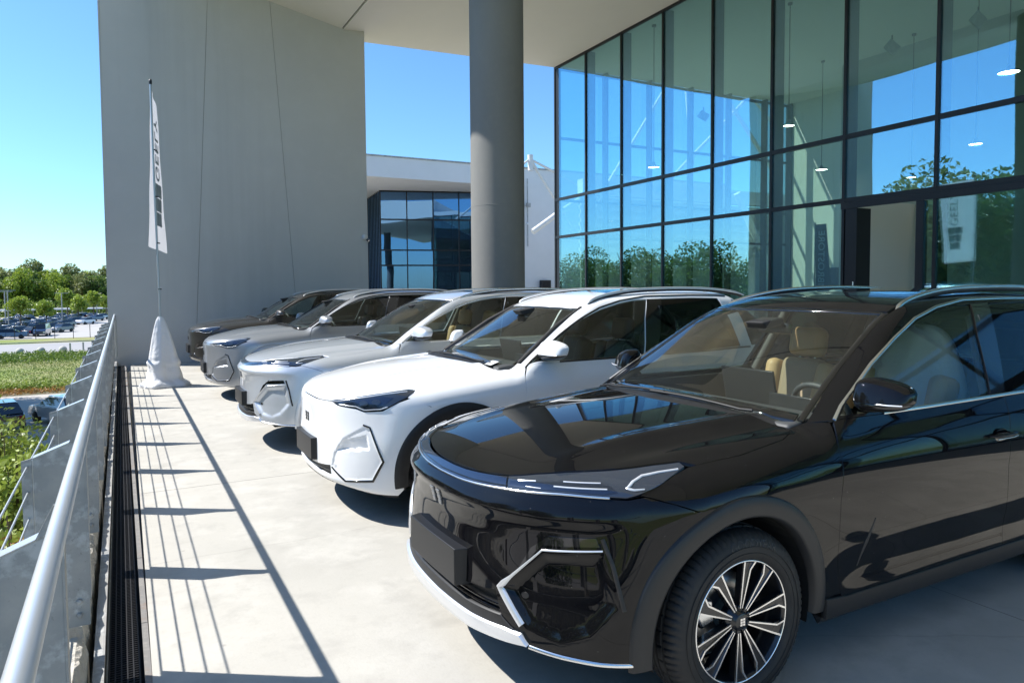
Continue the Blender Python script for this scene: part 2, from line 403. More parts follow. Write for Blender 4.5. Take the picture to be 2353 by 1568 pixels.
# ------------------------------------------------------------------ car materials
def paint(name, col, metal=0., rough=.35, flake=0., dust=.0):
    m = mat(name, col, rough=rough, metal=metal, coat=1.0, crough=.012)
    t = m.node_tree; b = t.nodes['Principled BSDF']; tc = t.nodes.new('ShaderNodeTexCoord')
    if flake:
        v = t.nodes.new('ShaderNodeTexVoronoi'); v.inputs['Scale'].default_value = 900; t.links.new(tc.outputs['Object'], v.inputs['Vector'])
        mp = t.nodes.new('ShaderNodeMapRange'); mp.inputs[1].default_value = 0; mp.inputs[2].default_value = 1; mp.inputs[3].default_value = rough-.1; mp.inputs[4].default_value = rough+.12
        t.links.new(v.outputs['Color'], mp.inputs[0]); t.links.new(mp.outputs[0], b.inputs['Roughness'])
    if dust:
        n = t.nodes.new('ShaderNodeTexNoise'); n.inputs['Scale'].default_value = 3.5; n.inputs['Detail'].default_value = 6; t.links.new(tc.outputs['Object'], n.inputs['Vector'])
        v = t.nodes.new('ShaderNodeTexVoronoi'); v.inputs['Scale'].default_value = 26; t.links.new(tc.outputs['Object'], v.inputs['Vector'])
        l = t.nodes.new('ShaderNodeMath'); l.operation = 'LESS_THAN'; l.inputs[1].default_value = .035; t.links.new(v.outputs['Distance'], l.inputs[0])
        a = t.nodes.new('ShaderNodeMapRange'); a.inputs[1].default_value = .35; a.inputs[2].default_value = .75; a.inputs[4].default_value = dust; t.links.new(n.outputs['Fac'], a.inputs[0])
        s_ = t.nodes.new('ShaderNodeMath'); s_.operation = 'MULTIPLY_ADD'; s_.inputs[1].default_value = .35; t.links.new(l.outputs[0], s_.inputs[0]); t.links.new(a.outputs[0], s_.inputs[2])
        df = t.nodes.new('ShaderNodeBsdfDiffuse'); df.inputs[0].default_value = (.40, .38, .35, 1)
        mx = t.nodes.new('ShaderNodeMixShader'); t.links.new(s_.outputs[0], mx.inputs[0]); t.links.new(b.outputs[0], mx.inputs[1]); t.links.new(df.outputs[0], mx.inputs[2])
        t.links.new(mx.outputs[0], t.nodes['Material Output'].inputs[0])
    return m
P_BLACK = paint('black_paint', (.004, .004, .005), rough=.3, dust=.004)
P_BLACK.node_tree.nodes['Principled BSDF'].inputs['Specular IOR Level'].default_value = .0; P_BLACK.node_tree.nodes['Principled BSDF'].inputs['Coat IOR'].default_value = 1.40
P_WHITE = paint('white_paint', (.80, .81, .82), rough=.4)
P_SILV = paint('silver_paint', (.60, .63, .67), metal=.55, rough=.38, flake=1)
P_GREY = paint('grey_paint', (.33, .345, .37), metal=.55, rough=.38, flake=1)
P_DARK = paint('dark_grey_paint', (.045, .042, .040), metal=.5, rough=.38, flake=1)
PAINT = mat('paint_placeholder'); TRIMP = mat('arch_placeholder'); SEATM = mat('seat_placeholder'); SEATW = mat('seat_wing_placeholder')
M_plas = mat('black_plastic', (.014, .014, .015), .48, noise=[(30, 3, .4, .7, (.024, .024, .025), .6)])
M_gloss = mat('gloss_black', (.004, .004, .005), .08, coat=1)
M_satin = mat('satin_dark_trim', (.016, .016, .017), .42)
M_rub = mat('tyre_rubber', (.013, .013, .0135), .62, noise=[(14, 4, .45, .75, (.028, .026, .024), .8)], bump=(180, 2, .2, .002))
M_rubl = mat('tyre_lettering', (.028, .028, .029), .45)
M_chrome = mat('chrome', (.82, .83, .85), .08, 1.0)
M_satc = mat('satin_aluminium', (.78, .79, .81), .25, 1.0)
M_silvp = mat('silver_trim', (.72, .73, .75), .30, .6, coat=.6)
M_mach = mat('machined_alloy', (.86, .86, .87), .2, 1.0)
M_rimd = mat('dark_alloy', (.018, .018, .02), .3, .3, coat=.6)
M_disc = mat('brake_steel', (.35, .34, .33), .35, 1.0)
M_wind = glass('windscreen_glass', (.82, .88, .84), .04, 1.5, dust=.008)
M_side = glass('side_window_glass', (.62, .70, .66), .03, 1.5)
M_priv = glass('privacy_glass', (.05, .055, .06), .01, 1.4)
M_pano = mat('panorama_glass', (.006, .008, .010), .03, coat=1)
M_int = mat('interior_black', (.02, .02, .021), .6, bump=(220, 2, .15, .001))
M_dash = mat('dashboard_grey', (.055, .058, .06), .55, bump=(300, 2, .2, .001))
M_head = mat('headliner', (.16, .155, .145), .9)
M_tan = mat('tan_leather', (.62, .40, .19), .5, bump=(260, 2, .12, .001))
M_tang = mat('tan_grey_leather', (.36, .27, .17), .55, bump=(260, 2, .12, .001))
M_sdk = mat('dark_leather', (.03, .03, .032), .5)
M_lens = mat('headlight_lens', (.03, .04, .06), .05, .2, coat=1)
M_lensb = mat('headlight_inner', (.035, .05, .085), .16, .7, coat=1)
M_drl = mat('drl_white', (.62, .64, .68), .22, .3, coat=.5)
M_film = glass('plastic_seat_film', (.35, .37, .35), .03, 1.4, dust=.42)
M_scr = mat('screen_glass', (.012, .014, .016), .3)
M_under = mat('underbody', (.008, .008, .008), .9)
M_wht = mat('sensor_white', (.6, .61, .62), .35)
M_emb = mat('emblem_grey', (.20, .20, .20), .3, .3)
def text_mesh(txt, size, extrude=.002, name='lettering'):
    c = bpy.data.curves.new(name, 'FONT'); c.body = txt; c.size = size; c.extrude = extrude; c.align_x = 'CENTER'; c.align_y = 'CENTER'
    o = bpy.data.objects.new(name+'_tmp', c); S.collection.objects.link(o); bpy.context.view_layer.update()
    me = bpy.data.meshes.new_from_object(o.evaluated_get(bpy.context.evaluated_depsgraph_get())); me.name = name
    bpy.data.objects.remove(o); bpy.data.curves.remove(c); return me
def arc_pts(cx, cz, r, a0, a1, n=40): return [(cx+r*math.cos(R_(a)), cz+r*math.sin(R_(a))) for a in np.linspace(a0, a1, n)]
# ------------------------------------------------------------------ wheel (axis along local Y, outside faces -Y)
def make_wheel(parent, x, side, text=True, style=0):
    RT, RR = .365, .247
    W = empty('wheel', (x, -side*.835, RT), 0 if side > 0 else math.pi, parent=parent)
    # tyre, outer face at y=-.115
    prof = [(.225, .10), (.25, .112), (.285, .118), (.318, .112), (.342, .097), (.356, .075), (.363, .045), (.365, .0), (.363, -.045), (.356, -.075), (.342, -.098), (.318, -.112), (.285, -.118), (.262, -.116), (.252, -.108), (.242, -.10), (.235, -.085)]
    b = MB(); n = 300; pr = []
    gro = {}
    full = []
    for r, h in prof: full.append((r, h))
    # refine the tread with grooves
    tread = [(.353, .082), (.359, .064), (.3605, .052), (.352, .050), (.352, .042), (.3625, .040), (.3645, .018), (.355, .016), (.355, .008), (.365, .006), (.365, -.006), (.355, -.008), (.355, -.016), (.3645, -.018), (.3625, -.040), (.352, -.042), (.352, -.050), (.3605, -.052), (.359, -.064), (.353, -.082)]
    full = prof[:5]+tread+prof[10:]
    vs = []; m = len(full)
    for k in range(n):
        t = 2*math.pi*(k+(.25 if k % 4 == 3 else 0))/n; g = (k % 4 == 3) or (k % 4 == 2 and False)
        for i, (r, h) in enumerate(full):
            rr = r
            if k % 4 == 3 and abs(h) > .051 and abs(h) < .099 and r > .33: rr = r-.006
            if k % 8 == 3 and .006 < abs(h) < .041 and r > .36: rr = r-.006
            tt = t+(.012*math.copysign(1, h)*(abs(h)*12)**1 if r > .33 and abs(h) > .02 else 0)
            vs.append((rr*math.cos(tt), h, rr*math.sin(tt)))
    fs = [(k*m+i, k*m+i+1, ((k+1) % n)*m+i+1, ((k+1) % n)*m+i) for k in range(n) for i in range(m-1)]
    b.add(vs, fs, 0, True); ty = b.build('tyre', M_rub, W)
    try: ty.data.set_sharp_from_angle(angle=R_(45))
    except Exception: pass
    for r, h in ((.300, -.1188), (.276, -.1195)):
        MB().lathe([(r-.0015, h+.002), (r-.001, h-.0006), (r+.001, h-.0006), (r+.0015, h+.002)], 96, 'y').build('sidewall_ring', M_rub, W)
    if text:
        me = text_mesh('GOODYEAR', .046, .0006, 'tyre_text')
        for v in me.vertices:
            a = math.pi/2-(v.co.x/.312)-.16; r = .312+v.co.y; yy = np.interp(r, [.285, .318, .342], [-.1185, -.1125, -.098])-v.co.z-.0004
            v.co = Vector((r*math.cos(a), yy, r*math.sin(a)))
        me.materials.clear(); me.materials.append(M_rubl); link(bpy.data.objects.new('lettering', me), W)
    # rim barrel and lip
    MB().lathe([(.246, -.100), (.240, -.104), (.234, -.100), (.232, -.08), (.222, -.06), (.215, .06), (.232, .10)], 72, 'y').build('rim_barrel', M_rimd, W)
    MB().lathe([(.2445, -.098), (.2445, -.1035), (.2385, -.1045), (.2365, -.098)], 96, 'y').build('rim_lip', M_mach, W)
    # ten twin-edged spokes in five pairs, each dark with two machined edges
    dk = MB(); br = MB()
    def lin(b, p, q, w0, w1, y0, y1, d=.006):
        p = Vector((p[0], 0, p[1])); q = Vector((q[0], 0, q[1])); t = (q-p).normalized(); nn = Vector((-t.z, 0, t.x))
        vs = [p+nn*w0+Vector((0, y0, 0)), p-nn*w0+Vector((0, y0, 0)), q-nn*w1+Vector((0, y1, 0)), q+nn*w1+Vector((0, y1, 0))]
        vs += [v+Vector((0, d, 0)) for v in vs]
        b.add(vs, [(0, 1, 2, 3), (0, 4, 5, 1), (1, 5, 6, 2), (2, 6, 7, 3), (3, 7, 4, 0), (7, 6, 5, 4)])
    pol = lambda r, a: (r*math.cos(a), r*math.sin(a))
    parts = []
    for k in range(10):
        a0 = 2*math.pi*(k+.2)/10+.1; dk = MB(); br = MB(); s = 1 if k % 2 else -1
        aa = a0+s*.035
        lin(dk, pol(.040, a0), pol(.236, aa), .008, .024, -.086, -.097, .030)
        lin(br, pol(.050, a0+.10), pol(.205, aa+.085), .0022, .0034, -.0905, -.1005)
        lin(br, pol(.050, a0-.10), pol(.205, aa-.085), .0022, .0034, -.0905, -.1005)
        if s > 0:
            lin(br, pol(.205, aa+.085), pol(.240, aa+.17), .0034, .0036, -.1003, -.1028)
            lin(br, pol(.205, aa-.085), pol(.240, aa-.08), .0034, .0036, -.1003, -.1028)
            lin(dk, pol(.190, aa+.06), pol(.238, aa+.11), .010, .013, -.0955, -.0985, .012)
        else:
            lin(br, pol(.205, aa-.085), pol(.240, aa-.17), .0034, .0036, -.1003, -.1028)
            lin(br, pol(.205, aa+.085), pol(.240, aa+.08), .0034, .0036, -.1003, -.1028)
            lin(dk, pol(.190, aa-.06), pol(.238, aa-.11), .010, .013, -.0955, -.0985, .012)
        dk.v += []; n0 = len(dk.v)
        dk.add(br.v, br.f, 1); dk.build('spoke', [M_rimd, M_mach], W, fix=True)
    MB().lathe([(0, -.100), (.030, -.100), (.034, -.097), (.036, -.088), (.060, -.080), (.066, -.060), (.066, -.04)], 40, 'y').build('wheel_hub', M_rimd, W, fix=True)
    for k in range(5):
        a = 2*math.pi*k/5+.3
        MB().lathe([(0, -.088), (.008, -.088), (.010, -.085), (.010, -.06)], 10, 'y', c=(.052*math.cos(a), 0, .052*math.sin(a))).build('wheel_nut', M_rimd, W, fix=True)
    e = MB()
    for i in (-1, 1):
        for j in (-1, 0, 1): e.box((i*.0068-.0055, -.1035, j*.0105-.0042), (i*.0068+.0055, -.0995, j*.0105+.0042))
    e.build('hub_emblem', M_mach, W)
    MB().lathe([(.06, .0), (.165, .0), (.165, .022), (.06, .022)], 64, 'y', close=True).build('brake_disc', M_disc, W, fix=True)
    cal = MB(); cal.prism([(-.16+.0, -.02), (-.19, .06), (-.165, .10), (-.10, .09), (-.09, 0)], -.045, .05, 'y'); cal.build('brake_caliper', M_satc, W, bevel=.01, fix=True)
    return W
# ------------------------------------------------------------------ the car
def build_car(model, name):
    f = mkbody(model); A = model == 'A'
    root = empty(name)
    def pt(nm, poly, proj, m, h=.03, both=False, off=0., lip=.025, gap=.002, holes=(), uvpoly=False, only=None, parent=None):
        d = patch_data(f, poly, proj, h, off, lip, gap, holes, uvpoly)
        o = mkpatch(nm, d, m, parent or root)
        if both: return o, mkpatch(nm, d, m, parent or root, True)
        return o
    RA = .47 if A else .455       # arch opening cut into the panels
    CZ = .355; RF = .43 if A else .40
    archf = lambda a0, a1, r, xc: [(x, .94, z) for x, z in arc_pts(xc, CZ, r, a0, a1)]
    # hood
    if A: edge = [(.099, 0, .913), (.103, .12, .915), (.127, .236, .922), (.194, .419, .936), (.262, .505, .947), (.342, .578, .957), (.478, .679, .967), (.644, .745, .979), (.743, .785, .981), (.80, .812, .980)]; seam = [(1.025, .825, .991), (1.304, .800, 1.02), (1.39, .765, 1.036), (1.43, .72, 1.048)]
    else: edge = [(.045, 0, .859), (.048, .12, .857), (.058, .241, .855), (.112, .468, .864), (.254, .66, .903), (.466, .775, .94), (.577, .80, .952)]; seam = [(.671, .775, .974), (.873, .762, .998), (1.107, .765, 1.02), (1.25, .73, 1.035), (1.33, .68, 1.048)]
    cx = 0 if A else -.08
    cowl = [(1.38+cx, .62, 1.06), (1.30+cx, .42, 1.08), (1.24+cx, .2, 1.095), (1.22+cx, 0, 1.10)]
    LBT = [(0, .907), (5, .907), (12, .909), (18.6, .914), (29.3, .926), (37, .943), (44.8, .955), (56.3, .966), (68.7, .979), (76.6, .984)] if A else [(0, .861), (8, .860), (15, .858), (22, .860), (29.6, .866), (37, .885), (44.3, .906), (51, .924), (59, .941), (66.5, .953), (69.5, .950)]
    QT = np.array([(np.interp(t, np.linspace(0, 1, len(LBT)), [a for a, b in LBT]), np.interp(t, np.linspace(0, 1, len(LBT)), [b for a, b in LBT])+.003) for t in np.linspace(0, 1, 30)])
    QT[:, 0] *= D2; O_, D_, T_ = Proj('cyl').ray(QT); tt = cast(f, O_, D_, T_, 80); PT_ = O_+D_*tt[:, None]
    edge = [tuple(p) for p in PT_]
    if A: seam = [(.80, .812, .980)]+seam
    left = edge+seam+cowl
    full = left+[(x, -y, z) for x, y, z in left[::-1][1:-1]]
    pt('hood', [(x, y) for x, y, z in full], 'top', PAINT, .026, uvpoly=True)
    # cowl panel under the windscreen
    low = [(1.44+cx, .70), (1.38+cx, .615), (1.30+cx, .415), (1.24+cx, .2), (1.22+cx, 0)]
    hi = [(1.47+cx, .0), (1.49+cx, .2), (1.53+cx, .45), (1.58+cx, .70)]
    cpoly = low+[(x-.16, y) for x, y in hi][:]
    cp = [(x, y) for x, y in low]+[(x-.13, y) for x, y in hi]
    cp = cp+[(x, -y) for x, y in cp[::-1] if y > 0]
    pt('cowl_panel', [(a-.003, b) for a, b in [(1.43+cx, .72), (1.38+cx, .62), (1.30+cx, .42), (1.24+cx, .2), (1.22+cx, 0), (1.24+cx, -.2), (1.30+cx, -.42), (1.38+cx, -.62), (1.43+cx, -.72), (1.52+cx, -.72), (1.42+cx, -.42), (1.37+cx, 0), (1.42+cx, .42), (1.52+cx, .72)]], 'top', M_plas, .04, off=-.008, uvpoly=True)
    # fender
    tipz = (.743, .80, .972) if A else (.60, .851, .937)
    if A: hlb = [(.50, .842, .905), (.60, .838, .940), (.69, .825, .962), (.755, .812, .978)]
    else: hlb = [(.55, .862, .905), (.604, .850, .940), (.59, .825, .953)]
    fend = [(.70, .94, .838), (.60, .91, .876)]+hlb+seam+[(1.50+cx, .75, 1.062), (1.56+cx/2, .835, 1.078), (1.528+cx/2, .905, .976), (1.504+cx/2, .938, .76), (1.52+cx/2, .925, .5), (1.558, .905, .33)]+archf(-3, 128, RA, WX)[0:]
    fend = fend[:-1]
    pt('fender', fend, 'diag', PAINT, .03, both=True)
    # doors
    bx = cx/2
    fd = [(1.575+bx, .838, 1.083), (1.528+bx, .905, .976), (1.504+bx, .938, .76), (1.52+bx, .925, .5), (1.558, .905, .33), (1.60, .88, .245), (2.2, .88, .245), (2.84, .88, .245), (2.85, .92, .5), (2.815, .93, .75), (2.83, .93, .92), (2.915, .853, 1.095), (2.3, .858, 1.09), (1.9, .855, 1.087)]
    pd1, pd2 = pt('front_door', fd, 'side', PAINT, .032, both=True)
    rd = [(2.915, .853, 1.095), (2.83, .93, .92), (2.815, .93, .75), (2.85, .92, .5), (2.84, .88, .245), (3.15, .88, .245)]+[(x, .93, z) for x, z in arc_pts(WR, CZ, RA+.02, 193, 118, 14)]+[(3.60, .93, .92), (3.78, .85, 1.10), (3.3, .855, 1.098)]
    pd3, pd4 = pt('rear_door', rd, 'side', PAINT, .035, both=True)
    rq = [(3.78, .85, 1.10), (3.60, .93, .92)]+[(x, .93, z) for x, z in arc_pts(WR, CZ, RA, 118, -15, 24)]+[(4.3, .88, .25), (4.42, .84, .4), (4.46, .83, .8), (4.42, .80, 1.10)]
    pt('rear_quarter_panel', rq, 'diag', PAINT, .045, both=True)
    # rear end
    tg = [(y, z) for y, z in ((-.82, .22), (.82, .22), (.84, .6), (.80, 1.0), (.72, 1.12), (-.72, 1.12), (-.80, 1.0), (-.84, .6))]
    pt('tailgate', tg, 'rear', PAINT, .07, uvpoly=True)
    pt('rear_window', [(-.66, 1.14), (.66, 1.14), (.52, 1.50), (-.52, 1.50)], 'rear', M_priv, .07, uvpoly=True, off=-.003)
    pt('tail_light_bar', [(-.80, .93), (.80, .93), (.80, 1.01), (-.80, 1.01)], 'rear', mat('tail_lamp', (.25, .01, .01), .1, coat=1), .06, off=.006, uvpoly=True)
    # sill cladding
    sl_ = pt('sill_trim', [(1.455, .905, .33), (1.465, .885, .235), (3.14, .885, .235), (3.16, .90, .33), (3.1, .905, .315), (1.6, .905, .315)], 'side', TRIMP, .03, both=True, off=.008)
    pt('sill', [(1.46, .232), (3.2, .232), (3.18, .19), (1.46, .19)], 'side', TRIMP, .03, both=True, uvpoly=True, off=-.012, lip=.05)
    # front bumper
    nz = .905 if A else .852
    if A: top = [(th, z) for th, z in ((0, .873), (4, .872), (12.5, .874), (20.6, .880), (30.7, .889), (46.1, .899), (56, .895), (60, .893), (64, .903))]
    else: top = [(th, z) for th, z in LBT[:4]+[(29.5, .863), (33.5, .840), (43.5, .828), (47.5, .807), (55.9, .817), (62.5, .875), (67.5, .903)]]
    # seam bumper/fender down to the arch
    side = [(70.5, .874), (76.5, .838)] if A else [(69.5, .895), (76.5, .836)]
    ar = []
    for x, z in arc_pts(WX, CZ, RA, 122, 192, 20):
        ar.append((math.degrees(math.atan2(.935, WX-x)), z))
    if A: bot = [(60, .30), (54, .305), (46, .315), (37.8, .328), (36.7, .366), (31.9, .372), (26, .366)]
    else: bot = [(62, .215), (54, .225), (45, .235), (35, .255), (20, .275), (0, .29)]
    if A:
        inn = [(30.3, .392), (28, .50), (24, .478), (18, .462), (0, .452)]
        bl = top+side+ar+[(61.2, .30)]+bot+[(31.0, .40), (28.8, .497), (24, .480), (15, .463), (0, .456)]
    else:
        bl = top+side+ar+bot
    loop = bl+[(-a, b) for a, b in bl[::-1] if a > 0.01]
    holes = []
    if not A:
        ik = [(0, .372), (14, .376), (26, .392), (30, .400), (30.6, .318), (20, .325), (0, .335)]
        holes = [TH(ik+[(-a, b) for a, b in ik[::-1] if a > .01])]
        holes = [holes[0]]
    bump = pt('front_bumper', TH(loop), 'cyl', PAINT, .0125, uvpoly=True, holes=holes)
    # lower grille backing, slats, lip
    if A:
        gb = [(0, .47), (18, .478), (29.2, .51), (33.5, .38), (38, .33), (0, .33)]
        pt('lower_grille', TH(gb+[(-a, b) for a, b in gb[::-1] if a > .01]), 'cyl', M_plas, .03, off=-.035, lip=.0, uvpoly=True)
        for zz, a1 in ((.435, 30), (.412, 30.5)):
            d = strip_data(f, TH([(-a1, zz), (0, zz-.012), (a1, zz)]), .009, .006, -.020, uv='cyl'); mkpatch('grille_slat', d, M_gloss, root)
        bd = [(0, .402), (18, .40), (30.6, .412), (34.5, .372), (20, .358), (0, .352)]
        pt('bumper_skirt', TH(bd+[(-a, b) for a, b in bd[::-1] if a > .01]), 'cyl', M_plas, .02, off=.006, lip=.03, uvpoly=True)
        lp = [(0, .352), (20, .359), (31.9, .372), (36.5, .366), (38.5, .330), (33.1, .322), (20, .306), (0, .298)]
        pt('skid_lip', TH(lp+[(-a, b) for a, b in lp[::-1] if a > .01]), 'cyl', M_silvp, .014, off=.022, lip=.045, uvpoly=True)
        for s in (1, -1):
            d = strip_data(f, TH([(s*38.5, .322), (s*45.9, .311), (s*54.1, .302), (s*61.2, .297)]), .012, .006, .004, uv='cyl'); mkpatch('bumper_trim_line', d, M_satc, root)
    else:
        pt('lower_grille', holes[0], 'cyl', M_plas, .03, off=-.03, lip=0, gap=-.01, uvpoly=True)
        for zz, a1 in ((.372, 29), (.350, 29.5)):
            d = strip_data(f, TH([(-a1, zz+.012), (0, zz-.010), (a1, zz+.012)]), .008, .005, -.012, uv='cyl'); mkpatch('grille_slat', d, M_gloss, root)
        lp = [(0, .29), (20, .275), (35, .255), (45, .235), (54, .225), (62, .215), (62, .198), (54, .205), (45, .212), (35, .228), (20, .246), (0, .262)]
        pt('bumper_lip', TH(lp+[(-a, b) for a, b in lp[::-1] if a > .01]), 'cyl', M_satin, .02, off=.004, lip=.04, uvpoly=True)
    # corner trims
    for s in (1, -1):
        g = lambda P: TH([(s*a, b) for a, b in P])
        if A:
            mm = P_CORNER
            d = strip_data(f, g([(54.5, .712), (41.2, .695), (30.3, .520), (36.6, .398)]), .014, .007, .004, uv='cyl', taper=([0, .35, .62, .72, 1], [.35, .45, .8, 1.9, 2.0])); mkpatch('corner_trim', d, M_silvp, root)
            pt('corner_intake', g([(34.1, .575), (41.2, .712), (54.0, .724), (53.1, .758), (42.8, .752), (38.5, .70)]), 'cyl', M_gloss, .012, off=.004, lip=.02, uvpoly=True)
            d = strip_data(f, g([(54.4, .755), (56.6, .66), (58.9, .50)]), .016, .002, .001, uv='cyl'); mkpatch('corner_vent', d, M_plas, root)
        else:
            d = strip_data(f, g([(47.6, .716), (50.6, .70), (56.6, .465), (52.3, .327), (39.2, .306), (31.2, .39)]), .012, .004, .002, uv='cyl', taper=([0, .2, .5, .8, 1], [1, 1.1, 1.6, 1.2, .8])); mkpatch('corner_trim', d, M_gloss, root)
        c = snap(f, [(.10 if A else .07, s*.52, .40)])[0]
        mkpatch('parking_sensor', patch_data(f, g([((36.8 if A else 32.6)+1.0*math.cos(t), (.505 if A else .405)+.0125*math.sin(t)) for t in np.linspace(0, 2*math.pi, 11)[:-1]]), 'cyl', .01, .003, .004, 0, uvpoly=True), M_satin if A else M_wht, root)
    # headlights and light bar
    if A:
        lb = LBT[:4]+[(29, .925), (30.7, .893), (20.6, .884), (12.5, .877), (-2.2, .876)]
        lb = lb[:-1]+[(0, .875)]
        pt('light_bar', TH(lb+[(-a, b) for a, b in lb[::-1] if a > .01]), 'cyl', M_lensb, .011, off=.003, lip=.03, uvpoly=True)
        d = strip_data(f, TH([(-30.5, .900), (-18, .889), (0, .883), (18, .889), (30.5, .900)]), .006, .003, .005, uv='cyl'); mkpatch('light_bar_line', d, M_gloss, root)
        d = strip_data(f, TH([(a, np.interp(abs(a), [0, 12.5, 20.6, 30.7, 46, 56], [.873, .875, .881, .891, .902, .898])) for a in np.linspace(-56, 56, 41)]), .007, .004, .003, uv='cyl'); mkpatch('light_bar_trim', d, M_satc, root)
        hl = LBT[4:]+[(77.2, .972), (71.6, .950), (63.9, .915), (59.8, .898), (56, .900), (46.1, .904), (31, .893)]
        for s in (1, -1):
            g = lambda P: TH([(s*a, b) for a, b in P])
            H = mkpatch('headlight', patch_data(f, g(hl), 'cyl', .014, .004, .03, .002, uvpoly=True), M_lens, root)
            d = patch_data(f, g([(30.6, .917), (44.8, .936), (53, .940), (56.5, .932), (58.0, .912), (54.8, .905), (46.1, .909), (31.2, .899)]), 'cyl', .012, .0055, .006, .002, uvpoly=True); mkpatch('reflector', d, M_lensb, H)
            for P_, w_ in (([(33, .921), (38, .927)], .003), ([(45, .934), (54.0, .937)], .0045), ([(43, .920), (55.5, .922)], .006), ([(36, .909), (40, .910)], .003)):
                mkpatch('chrome_bar', strip_data(f, g(P_), w_, .002, .006, uv='cyl'), M_drl, H)
            mkpatch('running_light', strip_data(f, g([(74.7, .967), (69, .962), (64.3, .955), (61.6, .942), (60.0, .926), (61.6, .921), (64.0, .923)]), .009, .003, .006, uv='cyl', taper=([0, .3, .6, .8, 1], [.8, 1.0, 1.4, 1.1, .4])), M_drl, H)
    else:
        hl = LBT[4:]+[(68.8, .935), (66, .910), (62.5, .881), (55.9, .824), (47.5, .814), (43.5, .835), (33.5, .847)]
        for s in (1, -1):
            g = lambda P: TH([(s*a, b) for a, b in P])
            H = mkpatch('headlight', patch_data(f, g(hl), 'cyl', .014, .003, .03, .002, uvpoly=True), M_lens, root)
            mkpatch('running_light', strip_data(f, g([(31.5, .862), (44, .897), (56, .927), (63, .938), (66, .941)]), .009, .003, .005, uv='cyl', taper=([0, .5, 1], [.4, 1.0, .7])), M_drl, H)
            mkpatch('running_light', strip_data(f, g([(35, .848), (44, .842), (48.0, .820), (55, .829), (58, .846)]), .006, .002, .005, uv='cyl'), M_drl, H)
            mkpatch('reflector', patch_data(f, g([(44, .888), (55, .917), (60.5, .905), (57.5, .868), (54, .842), (48.5, .830), (45, .852), (38, .861)]), 'cyl', .014, .0045, .005, .002, uvpoly=True), M_lensb, H)
            for a_, z_ in ((47.5, .866), (53.0, .876)):
                mkpatch('lamp_projector', patch_data(f, g([(a_+2.0*math.cos(t), z_+.017*math.sin(t)) for t in np.linspace(0, 2*math.pi, 13)[:-1]]), 'cyl', .01, .009, .006, .0, uvpoly=True), M_lens, H)
    # emblem: six rounded tiles
    E_ = empty('front_emblem', parent=root)
    ez = .765 if A else .695
    for i in (-1, 1):
        for j in (-1, 0, 1):
            wd = 1.25-.16*(1-j)*.5
            u0 = i*.95*R_(2.05); q = [(u0-.0145*wd, ez+j*.0235-.0105), (u0+.0145*wd, ez+j*.0235-.0105), (u0+.0145*wd, ez+j*.0235+.0105), (u0-.0145*wd, ez+j*.0235+.0105)]
            mkpatch('emblem_tile', patch_data(f, q, 'cyl', .01, .006, .008, .001, uvpoly=True), M_rimd if not A else M_emb, E_)
    # plate holder
    pz0, pz1 = (.462, .600) if A else (.365, .585)
    pz0, pz1 = (.452, .605) if A else (.40, .565)
    ph = MB()
    ph.prism([(.000, -.255), (-.004, 0), (.000, .255), (.052, .272), (.075, .272), (.075, -.272), (.052, -.272)], pz0, pz1, 'z')
    ph.build('plate_holder', M_satin, root, bevel=.004, fix=True)
    # wheel arches
    for s in (1, -1):
        for xc in (WX, WR):
            r0, r1 = RF, RA+.045
            a0, a1 = (-8, 190) if xc == WX else (-12, 188)
            n = 60; V = []; NN = []
            O = []
            ang = np.linspace(a0, a1, n)
            rad = [r0-.002, r0, r0+.012, (r0+r1)/2, r1-.010, r1]; offs = [-.09, .012, .020, .017, .012, -.004]
            P = np.array([(xc+r*math.cos(R_(a)), max(.20, CZ+r*math.sin(R_(a)))) for r in rad for a in ang])
            O_, D_, T_ = Proj('side').ray(P); tt = cast(f, O_, D_, T_, 60); Q = O_+D_*np.nan_to_num(tt, nan=.36)[:, None]
            if xc == WX:   # keep the front end of the arch on the bumper corner
                pass
            G = grad(f, Q[:, 0], Q[:, 1], Q[:, 2])
            off = np.repeat(offs, n); Q = Q+np.array([0, 1, 0])*off[:, None]
            Fc = [[i*n+j, i*n+j+1, (i+1)*n+j+1, (i+1)*n+j] for i in range(5) for j in range(n-1)]
            nr = []
            for i, r in enumerate(rad):
                rn = [(-1, .1), (-.75, .6), (-.1, 1), (0, 1), (.35, .9), (.95, .3)][i]
                for a in ang:
                    g0 = np.array([0, 1, 0]); rr = np.array([math.cos(R_(a)), 0, math.sin(R_(a))]); nr.append(rr*rn[0]+g0*rn[1])
            Fo = []
            for q in Fc:
                a, b, c = Q[q[0]], Q[q[1]], Q[q[2]]
                Fo.append(q if np.dot(np.cross(b-a, c-a), nr[q[1]]) > 0 else q[::-1])
            mkpatch('wheel_arch_trim', (Q, Fo, np.array(nr)), TRIMP, root, s < 0)
            # liner
            L = MB(); nn_ = 28
            vs = []
            for y_ in (.90, .50):
                for a in np.linspace(-14, 194, nn_): vs.append((xc+.425*math.cos(R_(a)), -s*y_, CZ+.425*math.sin(R_(a))))
            L.add(vs, [(j, j+1, nn_+j+1, nn_+j) for j in range(nn_-1)]); L.add(vs[nn_:], [list(range(nn_))])
            L.build('wheel_arch_liner', M_under, root)
    # greenhouse side frame with window openings
    fw_ = [(1.625, .835, 1.098), (1.70, .812, 1.150), (1.80, .785, 1.215), (1.972, .757, 1.311), (2.219, .71, 1.419), (2.431, .671, 1.488), (2.649, .634, 1.530), (2.83, .62, 1.552), (2.98, .62, 1.560), (2.90, .70, 1.40), (2.83, .80, 1.20), (2.79, .853, 1.108), (2.3, .857, 1.103)]
